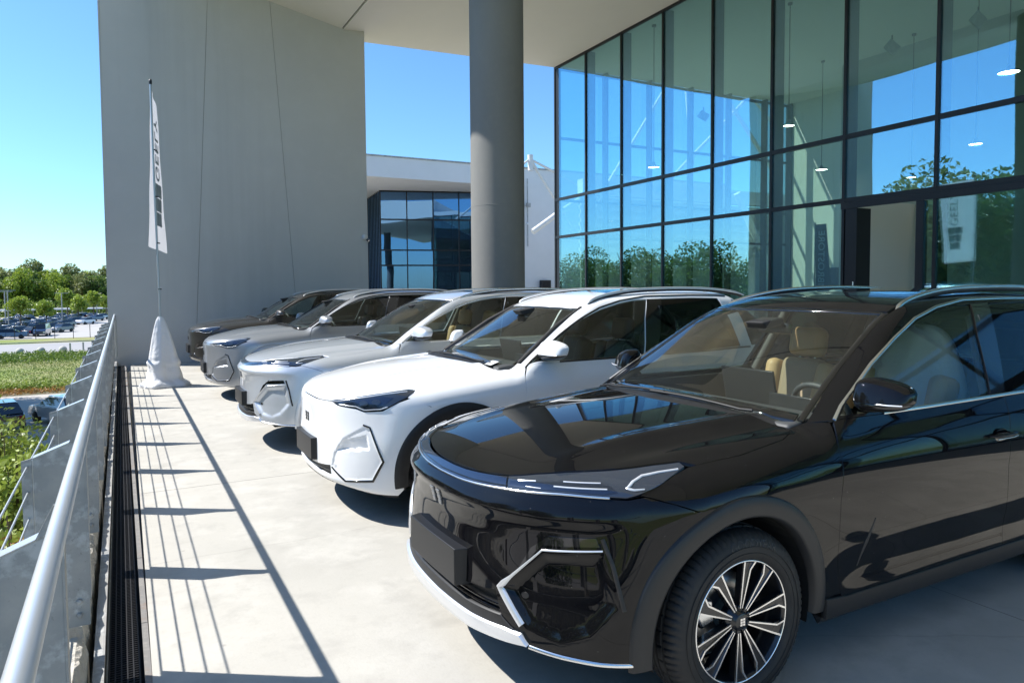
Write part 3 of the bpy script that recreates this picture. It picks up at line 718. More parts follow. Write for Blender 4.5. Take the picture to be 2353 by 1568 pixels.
    rw_ = [(2.93, .852, 1.11), (2.99, .80, 1.22), (3.10, .68, 1.45), (3.15, .62, 1.563), (3.5, .61, 1.560), (3.83, .60, 1.54), (3.90, .70, 1.35), (3.93, .82, 1.12), (3.4, .855, 1.112)]
    qw_ = [(3.98, .82, 1.125), (3.96, .70, 1.35), (3.90, .60, 1.53), (4.10, .60, 1.50), (4.28, .64, 1.40), (4.36, .70, 1.25), (4.33, .78, 1.15)]
    outer = [(1.50+bx*2, .755, 1.062), (1.575+bx, .838, 1.083), (1.9, .855, 1.087), (2.3, .858, 1.09), (2.915, .853, 1.095), (3.3, .855, 1.098), (3.78, .85, 1.10), (4.42, .80, 1.10), (4.46, .72, 1.25), (4.36, .62, 1.42), (4.25, .56, 1.52), (3.9, .56, 1.585), (3.4, .555, 1.62), (3.0, .555, 1.625), (2.7, .56, 1.605), (2.5, .575, 1.575), (2.307, .605, 1.523), (2.069, .642, 1.421), (1.84, .674, 1.287), (1.684, .704, 1.19), (1.55, .745, 1.099)]
    if not A: outer = [(x-.08 if x < 2.2 else x-.1, y, z) if i > 12 else (x, y, z) for i, (x, y, z) in enumerate(outer)]; fw_ = [(x-.07 if x < 2.7 else x-.1, y, z) for x, y, z in fw_]; rw_ = [(x-.1, y, z) for x, y, z in rw_]
    fS = lambda P: Proj('diag').uv(snap(f, resample(np.array(P, float), .027)))
    hs = [fS(p) for p in (fw_, rw_, qw_)]
    dsf = patch_data(f, outer, 'diag', .03, 0, .02, .0015, hs); mkpatch('roof_side_frame', dsf, PAINT, root); mkpatch('roof_side_frame', dsf, PAINT, root, True)
    for P_, m_, nm in ((fw_, M_side, 'front_side_window'), (rw_, M_priv, 'rear_side_window'), (qw_, M_priv, 'quarter_window')):
        d = patch_data(f, P_, 'diag', .05, -.006, 0, -.004); mkpatch(nm, d, m_, root); mkpatch(nm, d, m_, root, True)
    # black pillar cover between the side windows
    bp_ = [fw_[i] for i in (8, 9, 10, 11)]+[rw_[i] for i in (0, 1, 2, 3)]
    d = patch_data(f, bp_, 'diag', .03, .002, .006, .002); mkpatch('pillar_cover', d, M_gloss, root); mkpatch('pillar_cover', d, M_gloss, root, True)
    # chrome window line
    dx = 0 if A else -.07
    up_ = [(1.585+dx, .838, 1.088), (1.659+dx, .813, 1.139), (1.748+dx, .798, 1.192), (1.948+dx, .756, 1.308), (2.190+dx, .712, 1.418), (2.421+dx, .659, 1.501), (2.66+dx, .62, 1.548), (2.95+dx, .59, 1.575), (3.4, .59, 1.582), (3.85, .58, 1.558)]
    be_ = [(1.90+dx, .855, 1.092), (2.3, .857, 1.094), (2.9, .854, 1.099), (3.4, .855, 1.104), (3.95, .83, 1.112)]
    cm = M_satc if A else M_gloss
    for P_, w_ in ((up_, .016), (be_, .016)):
        for s in (False, True): mkpatch('window_trim_line', strip_data(f, P_, w_, .004, .002), cm, root, s)
    # windscreen, roof
    wx = 0 if A else -.08
    wl = [(1.455+wx, .705, 1.062), (1.52+wx, .745, 1.085), (1.684+wx, .700, 1.19), (1.84+wx, .670, 1.287), (2.069+wx, .638, 1.421), (2.300+wx*1.2, .601, 1.523), (2.25+wx*1.2, .5, 1.536), (2.20+wx*1.2, .25, 1.55), (2.185+wx*1.2, 0, 1.555)]
    wb = [(1.37+wx, .0, 1.095), (1.38+wx, .25, 1.09), (1.40+wx, .45, 1.08), (1.43+wx, .6, 1.07)]
    ws = wl+[(x, -y, z) for x, y, z in wl[::-1][1:]]+[(x, -y, z) for x, y, z in wb[::-1]]+wb[1:]
    wo = pt('windscreen', ws, 'ws', M_wind, .045, off=-.004, lip=0, gap=-.004)
    # black border round the glass
    ti = [(x+(.10 if z < 1.12 else .02)*(1 if z < 1.5 else -2.6), y*(.955), z) for x, y, z in wl]
    b_in = [(1.60+wx, .665), (1.84+wx, .640), (2.069+wx, .612), (2.235+wx*1.2, .575), (2.20+wx*1.2, .45), (2.15+wx*1.2, .2), (2.14+wx*1.2, 0)]
    zi = lambda x, y: (x, y, 0)
    inn = [(y, x) for x, y in b_in]
    # border built as strips following the edges
    for s in (False, True):
        mkpatch('windscreen_border', strip_data(f, [(1.50+wx, .725, 1.07), (1.684+wx, .687, 1.19), (1.84+wx, .657, 1.287), (2.069+wx, .625, 1.421), (2.28+wx*1.2, .590, 1.517)], .028, .0005, -.0015), M_gloss, root, s)
    mkpatch('windscreen_border', strip_data(f, [(2.285+wx*1.2, .58, 1.52), (2.235+wx*1.2, .45, 1.533), (2.187+wx*1.2, .22, 1.545), (2.172+wx*1.2, 0, 1.55), (2.187+wx*1.2, -.22, 1.545), (2.235+wx*1.2, -.45, 1.533), (2.285+wx*1.2, -.58, 1.52)], .035, .0005, -.0015), M_gloss, root)
    mkpatch('windscreen_border', strip_data(f, [(1.50+wx, .70, 1.07), (1.47+wx, .6, 1.085), (1.43+wx, .4, 1.10), (1.40+wx, .2, 1.11), (1.39+wx, 0, 1.115), (1.40+wx, -.2, 1.11), (1.43+wx, -.4, 1.10), (1.47+wx, -.6, 1.085), (1.50+wx, -.70, 1.07)], .07, .0005, -.0015), M_gloss, root)
    # roof
    rl = [(2.185+wx*1.2, 0), (2.20+wx*1.2, .25), (2.25+wx*1.2, .5), (2.30+wx*1.2, .598), (2.5+wx, .570), (2.7+wx, .555), (3.0, .55), (3.4, .55), (3.9, .555), (4.25, .555), (4.32, .5), (4.36, 0)]
    ph_ = [(2.62, .0), (2.63, .40), (2.68, .43), (3.86, .43), (3.9, .40), (3.9, 0)]
    sym = lambda L_: L_+[(x, -y) for x, y in L_[::-1] if y > 0]
    pt('roof_panel', sym(rl), 'top', PAINT, .045, uvpoly=True, holes=[sym(ph_)])
    pt('panorama_roof', sym(ph_), 'top', M_pano, .06, uvpoly=True, off=.001, gap=.002, lip=.01)
    # roof rails
    for s in (1, -1):
        rp = np.array([(2.36, .60, 1.535), (2.42, .585, 1.57), (2.55, .563, 1.605), (2.75, .548, 1.637), (3.0, .54, 1.657), (3.4, .54, 1.665), (3.8, .54, 1.655), (4.1, .545, 1.625), (4.25, .55, 1.59)])
        if not A: rp = rp-[.09, 0, 0]
        sp = [spl(np.arange(9), rp[:, i]) for i in range(3)]; tt = np.linspace(0, 8, 50); c = np.stack([q(tt) for q in sp], 1); c = np.stack([c[:, 0], -s*c[:, 1], c[:, 2]+.001], 1)
        rr = MB().tube(c, .014, 10, rs=[.0135*min(1, .35+min(i, 49-i)*.12) for i in range(50)])
        rr.build('roof_rail', M_satc if A else M_silvp, root)
        c2 = c.copy(); c2[:, 2] -= .016; MB().tube(c2[2:-2], .012, 8).build('roof_rail_base', M_plas, root)
    # door handles
    for s in (1, -1):
        for xh in (2.74, 3.62 if A else 3.55):
            z_ = .915; y_ = -(float(Wz(z_))+.004)*s
            hd = empty('door_handle', (xh, y_, z_), parent=root)
            cup = MB(); cup.lathe([(0, -s*.001), (.030, -s*.002), (.040, 0)], 24, 'y'); o = cup.build('handle_cup', M_gloss, hd, fix=True); o.scale = (1.5, .4, .85)
            pts = [(-.115, 0, -.004), (-.10, -s*.022, 0), (-.05, -s*.034, .003), (.03, -s*.036, .004), (.08, -s*.030, .004), (.10, -s*.008, .002)]
            o = MB().tube(pts, .013, 10, rs=[.006, .011, .013, .013, .012, .008]).build('handle_grip', PAINT, hd); o.scale = (1, 1, .8)
            o.location = (.01, 0, .004)
            o = MB().tube([(-.09, -s*.032, -.010), (.03, -s*.044, -.006), (.08, -s*.038, -.004)], .003, 6).build('handle_trim', M_satc if A else PAINT, hd)
    if A:
        for s in (False, True): mkpatch('door_crease_shade', strip_data(f, [(1.668, .90, .435), (1.70, .912, .52), (1.755, .927, .645)], .022, .001, .001, taper=([0, .5, 1], [.15, 1, .15])), M_plas, root, s)  # black strip paints in the shade of the sculpted door crease
    # mirrors
    for s in (1, -1):
        Mi = empty('side_mirror', (1.80 if A else 1.73, -s*.885, 1.187), parent=root)
        def shell(sc, mt, nm, zlo, zhi, inflate=0, ylo=-9):
            V = []; nu, nv = 28, 18; F_ = []
            for i in range(nv+1):
                th = math.pi*i/nv
                for j in range(nu):
                    ph1 = 2*math.pi*j/nu
                    c_, s_ = math.cos(th), math.sin(th)
                    se = lambda t, e: math.copysign(abs(t)**e, t)
                    a = se(s_, .62)*se(math.cos(ph1), .6); b_ = se(c_, .75); cc = se(s_, .62)*se(math.sin(ph1), .62)
                    # a: lengthwise (x), b_: outward (y), cc: up
                    X = a*.075*(1-.10*b_)+.02*cc; Y = b_*.112; Z = cc*(.071-.016*b_)-.006*b_
                    if a > .55: X = .075*.55*(1-.1*b_)+.02*cc+(a-.55)*.02
                    X += .03*b_
                    Z = max(zlo, min(zhi, Z))
                    V.append((X*(1+inflate), -s*(Y*(1+inflate)+.045), Z*(1+inflate)))
            for i in range(nv):
                for j in range(nu): F_.append((i*nu+j, i*nu+(j+1) % nu, (i+1)*nu+(j+1) % nu, (i+1)*nu+j))
            return MB().add(V, F_, 0, True).build(nm, mt, Mi, fix=True)
        shell(1, PAINT, 'mirror_cap', -.030, 9); shell(1, M_gloss, 'mirror_housing', -9, -.022, -.015)
        g = MB().box((.052, -s*.135, -.030), (.060, s*.035, .045)).build('mirror_glass', M_chrome, Mi, bevel=.003); 
        o = MB().tube([(-.045, -s*.155, -.028), (-.070, -s*.10, -.030), (-.078, -s*.03, -.031)], .004, 6).build('turn_signal', M_drl, Mi)
        b = MB().tube([(-.01, s*.10, -.075), (0, s*.06, -.075), (.01, s*.0, -.06), (.01, -s*.02, -.045)], .02, 10, rs=[.012, .016, .022, .026]); o = b.build('mirror_arm', M_gloss, Mi)
    # wipers
    for (a, b_) in (((1.385, .56, 1.09), (1.365, -.10, 1.12)), ((1.35, -.02, 1.11), (1.40, -.60, 1.08))):
        P = snap(f, resample([(a[0]+wx, a[1], a[2]), (b_[0]+wx-.04, b_[1], b_[2]-.02)], .08, False))+np.array([-.006, 0, .012])
        MB().tube([(p[0], -p[1], p[2]) for p in P], .007, 6).build('wiper', M_plas, root)
    # interior -----------------------------------------------------
    ix = 0 if A else -.08
    db = [(1.42+ix, 1.06), (1.55+ix, 1.075), (1.80+ix, 1.055), (1.98+ix, 1.01), (2.04+ix, .95), (2.02+ix, .80), (1.9+ix, .6), (1.4+ix, .6)]
    D_ = MB().prism(db, -.73, .73, 'y').build('dashboard', M_dash, root, bevel=.02, fix=True)
    o = MB().box((-.008, -.19, -.105), (.008, .19, .105)).build('centre_screen', M_scr, root, (1.93+ix, -.02, 1.115), bevel=.005); o.rotation_euler = (0, R_(-12), 0)
    o = MB().box((-.008, -.14, -.04), (.008, .14, .04)).build('driver_display', M_scr, root, (1.85+ix, -.38, 1.075), bevel=.005)
    sw = empty('steering_wheel', (2.10+ix, -.37, 1.0), parent=root); sw.rotation_euler = (0, R_(-25), 0)
    circ = [(0, .175*math.cos(t), .17*math.sin(t)) for t in np.linspace(0, 2*math.pi, 37)[:-1]]
    MB().tube(circ, .016, 10, closed=True).build('wheel_rim', M_dash, sw)
    sp_ = MB().box((-.02, -.06, -.045), (.02, .06, .045)).box((-.01, -.165, -.02), (.01, .165, .012)).box((-.01, -.02, -.16), (.01, .02, 0)); sp_.build('wheel_spokes', M_int, sw, bevel=.006)
    for y_ in (-.37, .37):
        for xr in (2.50+ix, 3.40):
            st = empty('seat', (xr, y_, 0), parent=root)
            rbox('seat_cushion', (.52, .50, .16), SEATM, st, (.0, 0, .60), (0, R_(-6), 0), .06)
            o = rbox('seat_backrest', (.13, .34, .60), SEATW, st, (.31, 0, .90), (0, R_(14), 0), .06)
            for k in (-1, 1): rbox('seat_bolster', (.17, .11, .56), SEATM, st, (.285, k*.20, .90), (0, R_(14), k*R_(12)), .05)
            rbox('headrest', (.11, .27, .20), SEATM if xr < 3 else SEATW, st, (.40, 0, 1.30), (0, R_(10), 0), .05)
            MB().tube([(.385, -.06, 1.12), (.395, -.06, 1.24)], .006, 6).tube([(.385, .06, 1.12), (.395, .06, 1.24)], .006, 6).build('headrest_post', M_chrome, st)
    rbox('centre_console', (1.0, .22, .28), M_int, root, (2.3+ix, 0, .66), r=.03)
    MB().box((1.2, -.80, .25), (4.4, .80, .32)).build('floor_pan', M_under, root)
    MB().box((.30, -.44, .22), (1.40, .44, .84)).build('engine_bay', M_under, root)
    MB().box((1.35, -.76, .30), (1.43, .76, .95)).build('firewall', M_under, root)
    MB().box((3.95, -.70, .3), (4.35, .70, 1.0)).build('boot_floor', M_int, root)
    for s in (1, -1):
        dc = MB().box((1.62, -s*.80-.02, .32), (3.95, -s*.80+.02, 1.07)); dc.build('door_card', M_int, root, bevel=.01)
        # inner pillar linings
        MB().tube([(2.86, -s*.80, 1.08), (2.99, -s*.64, 1.50)], .035, 8).build('pillar_lining', M_head, root)
        MB().tube([(1.60+ix, -s*.74, 1.08), (2.02+ix, -s*.63, 1.36), (2.30+ix, -s*.58, 1.50)], .022, 8).build('pillar_lining', M_int, root)
        MB().tube([(3.98, -s*.76, 1.08), (3.98, -s*.60, 1.50)], .05, 8).build('pillar_lining', M_head, root)
    d = patch_data(f, [(2.34+wx, -.52), (2.34+wx, .52), (4.2, .52), (4.2, -.52)], 'top', .15, -.05, 0, 0, uvpoly=True); mkpatch('headliner', d, M_head, root)
    MB().box((-.03, -.11, -.035), (.02, .11, .03)).build('rear_view_mirror', M_gloss, root, (2.16+ix, 0, 1.44), bevel=.012)
    MB().prism([(1.98+ix, 1.475), (2.14+ix, 1.50), (2.16+ix, 1.46), (2.02+ix, 1.435)], -.07, .07, 'y').build('camera_pod', M_int, root, bevel=.01, fix=True)
    for s in (1, -1):
        for xc in (WX, WR): make_wheel(root, xc, s, text=True)
    return root
P_CORNER = None
def recolour(o, pm, tm, sm, swm):
    mp = {'paint_placeholder': pm, 'arch_placeholder': tm, 'seat_placeholder': sm, 'seat_wing_placeholder': swm}
    if o.type == 'MESH':
        for sl_ in o.material_slots:
            if sl_.material and sl_.material.name in mp:
                m_ = mp[sl_.material.name]; sl_.link = 'OBJECT'; sl_.material = m_
    for c in o.children: recolour(c, pm, tm, sm, swm)
CARS = {}
def place_cars():
    a = build_car('A', 'parked_car'); b = build_car('B', 'parked_car')
    spec = [(a, 1.16, 2.92, P_BLACK, M_satin, M_tan, M_tang, 'glossy black suv nearest the camera, with tan seats and a full-width light bar'),
            (b, 1.19, 5.65, P_WHITE, M_plas, M_sdk, M_sdk, 'white suv with slim headlights, parked right behind the black one'),
            (a, 1.05, 8.25, P_SILV, P_SILV, M_tan, M_tang, 'silver suv with a full-width light bar, parked between the white and the mid grey suv'),
            (b, 1.02, 12.15, P_GREY, P_GREY, M_sdk, M_sdk, 'mid grey suv with slim headlights, parked beside the covered flag base'),
            (b, 1.08, 16.2, P_DARK, M_plas, M_sdk, M_sdk, 'dark brownish grey suv, farthest of the row, against the grey wall')]
    used = set()
    for src, x, y, pm, tm, s1, s2, lab in spec:
        c = src if id(src) not in used else dup(src)
        used.add(id(src)); c.location = (x, y, 0); CARS[lab] = c
        tag(c, lab, 'car', 'suvs parked in a row on the terrace'); c['_m'] = 0; del c['_m']
        CARS[lab] = (c, pm, tm, s1, s2)
    for c, pm, tm, s1, s2 in CARS.values(): recolour(c, pm, tm, s1, s2)
    blk = list(CARS.values())[0][0]
    n, m_ = 40, 26; vs = []
    for j in range(m_+1):
        t = j/m_; z = .70+.74*math.sin(t*math.pi/2)**.9; r = .30*math.cos(t*math.pi/2)**.55
        for i in range(n):
            a = 2*math.pi*i/n; w_ = 1+.04*math.sin(4*a+t*5)+.03*math.sin(9*a-t*8)
            vs.append((2.90+r*w_*math.cos(a)*.80+.05*(1-t), -.37+r*w_*math.sin(a)*.95, z+.01*math.sin(6*a)))
    MB().add(vs, [(j*n+i, j*n+(i+1) % n, (j+1)*n+(i+1) % n, (j+1)*n+i) for j in range(m_) for i in range(n)], 0, True).build('seat_dust_cover', mat('seat_cover_cloth', (.55, .56, .54), .7, bump=(9, 3, .4, .03)), blk, fix=True)
    return [v[0] for v in CARS.values()]
PEND = [(13.08, 15.82, 8.9, 5.0, .16, 'pendant lamp on a long cord in the leftmost group of corner panes'),
        (20.0, 15.8, 8.9, 5.42, .19, 'pendant lamp hanging in front of the green tinted inner wall'),
        (15.19, 13.01, 8.9, 5.79, .15, 'pendant lamp before the bright sunlit strip of inner wall'),
        (15.13, 7.75, 8.9, 5.75, .19, 'large pendant lamp near the upper right corner of the glass front'),
        (17.52, 9.65, 8.9, 4.93, .15, 'pendant lamp just above the reflected flag'),
        (20.23, 12.92, 8.9, 4.79, .14, 'pendant lamp just above the reflected tree tops')]
SPOTS = [(13.05, 7.2, 6.22), (13.05, 8.77, 6.22), (13.2, 14.0, 6.05)]
BANNER = (13.75, 11.02, 0)
def _l(Y, *p): return [(a, Y, b) for a, b in p]
TUBES = [('steel_mast', _l(36, (20.72, 9.3), (20.75, 8.4)), .16, 'short grey mast head above the white building roof'),
         ('stay_tube', _l(36, (20.72, 9.05), (22.46, 8.40), (28.5, 6.1)), .07, 'white stay tube sloping down to the right from the mast head'),
         ('stay_tube', _l(36, (20.75, 9.0), (22.5, 6.75), (23.6, 5.3)), .09, 'white stay tube falling steeply from the mast head'),
         ('stay_tube', _l(36, (20.6, 9.0), (18.0, 7.0)), .06, 'grey stay tube on the left of the mast head, partly behind the column'),
         ('roof_beam', _l(36, (20.85, 4.9), (22.45, 5.95), (24.6, 7.2)), .17, 'thick white sloping beam beside the corner glass'),
         ('brace_tube', _l(30, (20.6, 5.2), (25.5, 12.1)), .09, 'long white brace rising to the right behind the second and third panes'),
         ('brace_tube', _l(30, (27.0, 12.7), (27.5, 8.3)), .10, 'steep white brace behind the fourth pane'),
         ('brace_tube', _l(30, (25.0, 6.6), (29.0, 10.1), (32.4, 13.1)), .10, 'white brace rising to the right behind the fifth pane'),
         ('brace_tube', _l(30, (28.0, 14.2), (33.9, 8.3)), .12, 'white brace falling to the right behind the sixth pane'),
         ('brace_tube', _l(31, (28.4, 16.2), (35.2, 11.2)), .08, 'thin white brace high behind the sixth pane'),
         ('raking_column', _l(28.5, (29.3, 6.7), (32.6, 1.5)), .20, 'thick pale raking column low behind the sixth pane')]
# ------------------------------------------------------------------ setting materials
M_conc = mat('terrace_concrete', (.46, .44, .395), .85, noise=[(.5, 6, .35, .7, (.375, .36, .325), .8), (2.2, 8, .48, .62, (.51, .49, .445), .55), (5, 7, .5, .72, (.32, .305, .275), .5), (30, 3, .55, .8, (.36, .34, .30), .35)], bump=(60, 5, .25, .004))
t_ = M_conc.node_tree; b_ = t_.nodes['Principled BSDF']; L0 = b_.inputs['Base Color'].links[0].from_socket
tc_ = t_.nodes.new('ShaderNodeTexCoord'); n_ = t_.nodes.new('ShaderNodeTexNoise'); n_.inputs['Scale'].default_value = 1.3; n_.inputs['Detail'].default_value = 5; t_.links.new(tc_.outputs['Object'], n_.inputs['Vector'])
ad_ = t_.nodes.new('ShaderNodeMix'); ad_.data_type = 'RGBA'; ad_.inputs[0].default_value = .16; t_.links.new(tc_.outputs['Object'], ad_.inputs[6]); t_.links.new(n_.outputs['Color'], ad_.inputs[7])
vo_ = t_.nodes.new('ShaderNodeTexVoronoi'); vo_.feature = 'DISTANCE_TO_EDGE'; vo_.inputs['Scale'].default_value = .42; t_.links.new(ad_.outputs[2], vo_.inputs['Vector'])
mr_ = t_.nodes.new('ShaderNodeMapRange'); mr_.inputs[1].default_value = 0; mr_.inputs[2].default_value = .0035; mr_.inputs[3].default_value = .22; mr_.inputs[4].default_value = 0; t_.links.new(vo_.outputs['Distance'], mr_.inputs[0])
mc_ = t_.nodes.new('ShaderNodeMix'); mc_.data_type = 'RGBA'; mc_.inputs[7].default_value = (.20, .185, .16, 1); t_.links.new(mr_.outputs[0], mc_.inputs[0]); t_.links.new(L0, mc_.inputs[6])
vs_ = t_.nodes.new('ShaderNodeTexVoronoi'); vs_.inputs['Scale'].default_value = 3.1; vs_.inputs['Randomness'].default_value = 1; t_.links.new(tc_.outputs['Object'], vs_.inputs['Vector'])
ms_ = t_.nodes.new('ShaderNodeMapRange'); ms_.inputs[1].default_value = .02; ms_.inputs[2].default_value = .05; ms_.inputs[3].default_value = .45; ms_.inputs[4].default_value = 0; t_.links.new(vs_.outputs['Distance'], ms_.inputs[0])
md_ = t_.nodes.new('ShaderNodeMix'); md_.data_type = 'RGBA'; md_.inputs[7].default_value = (.22, .20, .18, 1); t_.links.new(ms_.outputs[0], md_.inputs[0]); t_.links.new(mc_.outputs[2], md_.inputs[6]); t_.links.new(md_.outputs[2], b_.inputs['Base Color'])
M_wallg = mat('grey_render', (.60, .595, .575), .9, noise=[(.35, 4, .35, .7, (.545, .54, .53), .8), (3, 5, .5, .8, (.63, .625, .61), .4), ((2.5, 2.5, .12), 6, .52, .75, (.48, .475, .46), .4)], bump=(90, 4, .15, .003))
M_soff = mat('soffit_render', (.84, .80, .715), .92, noise=[(.4, 4, .35, .7, (.79, .755, .68), .7)], bump=(50, 4, .12, .004))
M_col = mat('fairfaced_column', (.195, .195, .185), .8, noise=[((2, 2, .6), 5, .35, .7, (.165, .165, .158), .7), (9, 5, .5, .8, (.225, .22, .20), .4)], bump=(40, 4, .18, .003))
M_mull = mat('anthracite_frame', (.022, .023, .026), .42, .3)
M_glz = glass('facade_glass', (.82, .95, .88), .25, 1.6, (.46, .78, 1.0), warp=.004)
M_glz2 = glass('clear_glass', (.80, .88, .84), .06, 1.5)
M_white = mat('white_render', (.74, .735, .73), .85, noise=[(.8, 4, .4, .7, (.68, .675, .66), .5)])
M_galv = mat('galvanised_steel', (.40, .385, .36), .6, .1, noise=[(3.2, 6, .38, .62, (.27, .28, .28), .9), (11, 6, .52, .62, (.55, .555, .55), .6), (40, 3, .62, .7, (.16, .16, .15), .5)], bump=(14, 5, .22, .004))
M_tubeg = mat('galvanised_tube', (.50, .53, .55), .42, .6, noise=[(9, 5, .4, .7, (.46, .50, .53), .7)])
M_iron = mat('drain_cast_iron', (.012, .012, .014), .6, .2)
M_rust = mat('rusty_steel_edge', (.22, .21, .20), .75, .2, noise=[(5, 5, .55, .7, (.26, .14, .07), .6), (25, 4, .5, .75, (.33, .31, .28), .7)])
M_roughc = mat('broken_concrete', (.52, .49, .43), .95, noise=[(12, 6, .45, .7, (.38, .355, .31), .5)], bump=(35, 6, .9, .02))
M_steelw = mat('white_steel', (.70, .70, .68), .5)
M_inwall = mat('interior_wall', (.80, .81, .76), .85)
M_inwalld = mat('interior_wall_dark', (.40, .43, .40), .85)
M_beige = mat('vestibule_wall', (.86, .80, .70), .85)
M_grass = mat('lawn', (.17, .23, .035), .9, noise=[(.6, 6, .4, .7, (.26, .30, .05), .8), (.12, 5, .42, .6, (.32, .27, .13), .75), (8, 4, .5, .75, (.09, .13, .02), .7)])
M_rough = mat('rough_ground', (.16, .14, .09), .95, noise=[(.5, 6, .4, .65, (.09, .12, .03), .8)])
M_road = mat('asphalt_road', (.34, .33, .32), .9, noise=[(.3, 6, .4, .7, (.29, .285, .28), .7)])
M_lot = mat('car_park_surface', (.42, .40, .37), .9, noise=[(.25, 6, .4, .7, (.36, .345, .32), .7)])
M_pave = mat('lower_paving', (.46, .42, .37), .9, noise=[(.5, 6, .4, .7, (.38, .35, .31), .6)])
def struct(name, mb, m, **k): return tag(mb.build(name, m, **k), kind='structure')
ZL = -5.5
# ------------------------------------------------------------------ grounds
def sheet(name, pts, z, m): return struct(name, MB().add([(x, y, z) for x, y in pts], [list(range(len(pts)))]), m)
rc = lambda x0, x1, y0, y1: [(x0, y0), (x1, y0), (x1, y1), (x0, y1)]
sheet('ground', rc(-1400, 1400, -1400, 1500), ZL-.02, M_grass)
sheet('lower_paving', rc(-40, -.45, -30, 59), ZL, M_pave)
sheet('planting_ground', rc(-40, 3, 59, 62.5), ZL+.004, M_rough)
sheet('road', [(-300, 84), (-40, 99), (80, 100.5), (300, 92), (300, 112), (80, 121), (-40, 116), (-300, 100)], ZL+.004, M_road)
sheet('car_park', rc(-90, 40, 129, 236), ZL+.004, M_lot)
k_ = MB()
for x0 in range(-60, 40, 2): k_.box((x0+.01, 118.8+.03*x0*.3, ZL), (x0+1.99, 119.05+.03*x0*.3, ZL+.12))
struct('road_kerb', k_, M_lot)
# terrace slab
T_ = MB().box((.052, -9, -.6), (12.2, 25, 0)).box((-.40, -9, -5.5), (-.205, 18.3, .1)).box((-.205, -9, -.6), (.052, 18.3, -.14))
tf = MB().box((.052, -9, -.6), (12.22, 18.3, 0)); tf = struct('terrace_floor', tf, M_conc)
sheet('yard_floor', [(5.6, 18.3), (60, 18.3), (60, 110), (5.6, 110)], -.004, M_conc)
struct('terrace_slab', MB().box((-.205, -9, -.9), (.052, 18.3, -.13)).box((5.6, 18.3, -5.5), (60, 18.6, -.02)), M_roughc)
# saw-cut joints as recessed dark lines
jn = MB()
for y in (-3.2, 1.35, 6.6, 11.9, 16.4): jn.box((.06, y, -.001), (12.2, y+.006, .0012))
for x in (3.9, 7.8): jn.box((x, -9, -.001), (x+.006, 18.3, .0012))
struct('floor_joint', jn, mat('joint_filler', (.30, .28, .25), .95))
# ------------------------------------------------------------------ end wall
ew = empty('end_wall', (0, 18.3, 0), label='tall plain grey rendered wall closing the far end of the terrace behind the flag', cat='wall')
jx1 = lambda z: 1.46+(z-1.0)*(1.87-1.46)/(7.0+.0)*.97
jx2 = lambda z: 3.77-(z-1.0)*(.44)/6.9
g_ = .004
top = lambda x: 9.6
def panel(pts): return MB().prism(pts, 0, .03, 'y').build('wall_panel', M_wallg, ew, (0, 0, 0), fix=True)
panel([(-.36, -1.5), (jx1(-1.5)-g_, -1.5), (jx1(11)-g_, 11), (-.30, 11)])
panel([(jx1(-1.5)+g_, -1.5), (jx2(-1.5)-g_, -1.5), (jx2(11)-g_, 11), (jx1(11)+g_, 11)])
panel([(jx2(-1.5)+g_, -1.5), (5.615, -1.5), (5.615, 11), (jx2(11)+g_, 11)])
MB().box((-.35, .03, -5.5), (5.61, .34, 11)).build('wall_core', mat('wall_core', (.36, .35, .33), .9), ew)
MB().prism([(-.372, -1.5), (-.348, -1.5), (-.312, 11), (-.336, 11)], -.006, .34, 'y').build('edge_profile', M_wallg, ew, fix=True)
sc_ = empty('security_camera', (5.50, 18.27, 3.02), label='small white dome camera fixed near the right edge of the grey wall', cat='camera')
MB().lathe([(0, -.16), (.05, -.155), (.07, -.12), (.07, -.05), (.05, 0)], 16, 'y').build('housing', M_white, sc_, fix=True)
MB().tube([(.04, -.06, -.04), (.10, -.11, -.10)], .03, 10).build('lens', M_gloss, sc_)
# ------------------------------------------------------------------ canopy
XE = .55
cz = lambda x: 8.25+.083*(x-5.05) if x > 5.05 else 8.27+.21*(5.05-x)
cn = empty('canopy_roof', (0, 0, 0), label='broad cream rendered canopy soffit spanning from the glass front over the parked cars', cat='canopy')
def yfar(x): return 18.30 if x < 5.62 else 19.1+(x-5.62)*(20.27-19.1)/(12.64-5.62)
for (x0, x1, nm) in ((XE, 5.03, 'soffit_panel'), (5.07, 12.64, 'soffit_panel')):
    a, b = (x0, x1)
    if x0 < 5: P = [(x0, -9), (x1, -9), (x1, 18.3), (x0, 18.3)]
    else: P = [(x0, -9), (12.3, -9), (12.64, 20.27), (5.62, 19.1), (5.62, 18.3), (x0, 18.3)]
    vs = [(x, y, cz(x)) for x, y in P]+[(x, y, 10.6) for x, y in P]; n = len(P)
    MB().add(vs, [list(range(n))[::-1], list(range(n, 2*n))]+[(i, (i+1) % n, n+(i+1) % n, n+i) for i in range(n)]).build(nm, M_soff, cn, fix=True)
MB().box((5.03, -9, 8.31), (5.07, 18.3, 10)).build('shadow_gap', M_mull, cn)
# ------------------------------------------------------------------ column
co = empty('round_column', (5.04, 9.76, 0), label='thick round concrete column between the silver and the mid grey suv', cat='column')
MB().lathe([(.409, -.05), (.408, 4.2), (.409, 8.6)], 72, 'z').build('shaft', M_col, co)
MB().lathe([(.409, 2.90), (.411, 2.903), (.411, 2.909), (.409, 2.912)], 72, 'z').build('formwork_seam', M_col, co)
